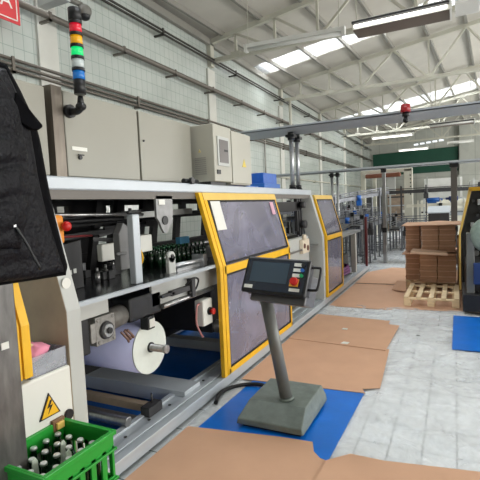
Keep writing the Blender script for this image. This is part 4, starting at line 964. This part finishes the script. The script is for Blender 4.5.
# cream portal frame
pf = thing('portal_frame', 'cream painted portal frame at the back above the conveyors', 'frame', (-2.7, 20, 0))
MB().box(-3.75, -3.55, 19.9, 20.1, 0, 2.9).build('left_upright', steel_cream, pf, .03)
MB().box(-3.35, -3.2, 20.6, 20.8, 0, 2.8).build('rear_upright', steel_cream, pf, .03)
MB().box(-1.95, -1.6, 19.9, 20.1, 0, 2.98).build('right_upright', steel_cream, pf, .02)
MB().box(-3.75, -1.6, 19.9, 20.1, 2.86, 3.02).build('top_beam', steel_cream, pf, .03)
MB().box(-3.5, -2.05, 19.6, 19.9, 2.66, 2.84).build('brown_cover', mat('brown_hood', (120, 72, 50), .5), pf, .05)
mb = MB()
for k in range(6): mb.cyl((-1.68, 19.89, 1.9+.16*k), (-1.68, 19.88, 1.9+.16*k), .03, n=8)
mb.build('bolt_row', dark, pf)
MB().box(-2.6, -2.3, 19.9, 20.1, 1.9, 2.86).build('middle_upright', plate_grey, pf)
# pallet-washer-like pale machines at the back
def far_machine(x0, x1, y0, y1, z1, m, label, stripes=3, z0=0.0):
    t = thing('far_machine', label, 'machine', ((x0+x1)/2, (y0+y1)/2, z0), 'pale machines at the far end')
    MB().box(x0, x1, y0, y1, z0, z1).build('body', m, t, .02)
    for k in range(stripes):
        z = z0+(z1-z0)*(k+1)/(stripes+1); MB().box(x0+.02, x1-.02, y0-.03, y0, z-.035, z+.035).build('panel_band', darkgrey if k % 2 else alu_w, t)
    for x in (x0+.15, x1-.15): MB().box(x-.04, x+.04, y0-.05, y0, z0, z1+.1).build('corner_post', plate_grey, t)
    return t
cream2 = mat('cream_machine', (222, 219, 204), .5, 0, .06, 3)
far_machine(-1.4, .5, 21.5, 23, 1.6, cream2, 'long cream machine at the back behind the crossing conveyor', 2)
far_machine(-1.5, .35, 26.0, 27.5, 2.75, mat('white_machine', (232, 233, 230), .5, 0, .1, 3), 'tall white machine under the green panel', 4)
far_machine(.6, 3.4, 22, 24, 2.4, mat('grey_machine', (165, 165, 158), .5, 0, .1, 3), 'grey machine at the far right behind the dark post', 3)
far_machine(-3.3, -2.2, 25, 27, 2.3, mat('tan_machine', (160, 140, 120), .5, 0, .3, 4), 'brownish machine behind the cream portal frame', 4)
far_machine(-4.8, -3.6, 23, 25, 2.0, darkgrey, 'dark machine in the far left corner', 2)
mb = MB(); mb.cyl((-.95, 17.3, 1.62), (-.5, 17.3, 1.62), .08).cyl((-.5, 17.3, 1.62), (-.4, 17.3, 1.62), .04).box(-.9, -.6, 17.2, 17.4, 1.5, 1.58)
tag(mb.build('blue_motor', blue_p), 'blue motor on the far conveyor, left one', 'motor')
mb = MB(); mb.cyl((-.2, 17.3, 1.64), (.1, 17.3, 1.64), .08).cyl((-.3, 17.3, 1.64), (-.2, 17.3, 1.64), .04).box(-.15, .05, 17.2, 17.4, 1.5, 1.58)
tag(mb.build('blue_motor', mat('dark_blue_motor', (40, 60, 120), .5)), 'dark blue motor on the far conveyor, right one', 'motor')
conveyor((-1.6, 17.3), (2.2, 17.3), 1.46, .35, 'cream-sided conveyor under the blue motors', 5, 0, cream2)
gx = thing('grey_bin', 'dark grey box with pale lid above the cardboard stacks', 'box', (-.4, 13.2, 0))
MB().box(-.66, -.14, 13.0, 13.6, .006, 1.28).build('bin_body', darkgrey, gx, .01)
MB().prism([(-.68, 12.96, 1.26), (-.12, 12.96, 1.26), (-.12, 13.6, 1.42), (-.68, 13.6, 1.42)], (0, 0, .03)).build('lid', alu_w, gx)
# thin stands in the conveyor thicket, named from the left of the picture
rr = random.Random(11); spots = []
while len(spots) < 28:
    x = -4.6+rr.random()*2.9; y = 10+rr.random()*7; h = 1.3+rr.random()*.75
    if x > -2.5: h = min(h, 1.4)
    if y < 11.2 and x > -3.1: continue
    spots.append(((x-(-3.9))/y*0+math.atan2(x, y), x, y, h))
spots.sort()
for k, (a, x, y, h) in enumerate(spots):
    t = thing('guard_stand', 'thin steel stand among the back conveyors, %s from the left' % ORD[k], 'stand', (x, y, .0), 'thin steel stands among the conveyors')
    MB().cyl((x, y, .012), (x, y, h), .018, n=8).build('rod', steel, t)
    MB().box(x-.05, x+.05, y-.05, y+.05, 0, .015).build('foot_plate', steel, t)
    MB().box(x-.05, x+.05, y-.03, y+.03, h-.2, h-.1).build('clamp', [blackp, blue_p, red_dark, white_p][k % 4] if k % 3 == 0 else blackp, t)
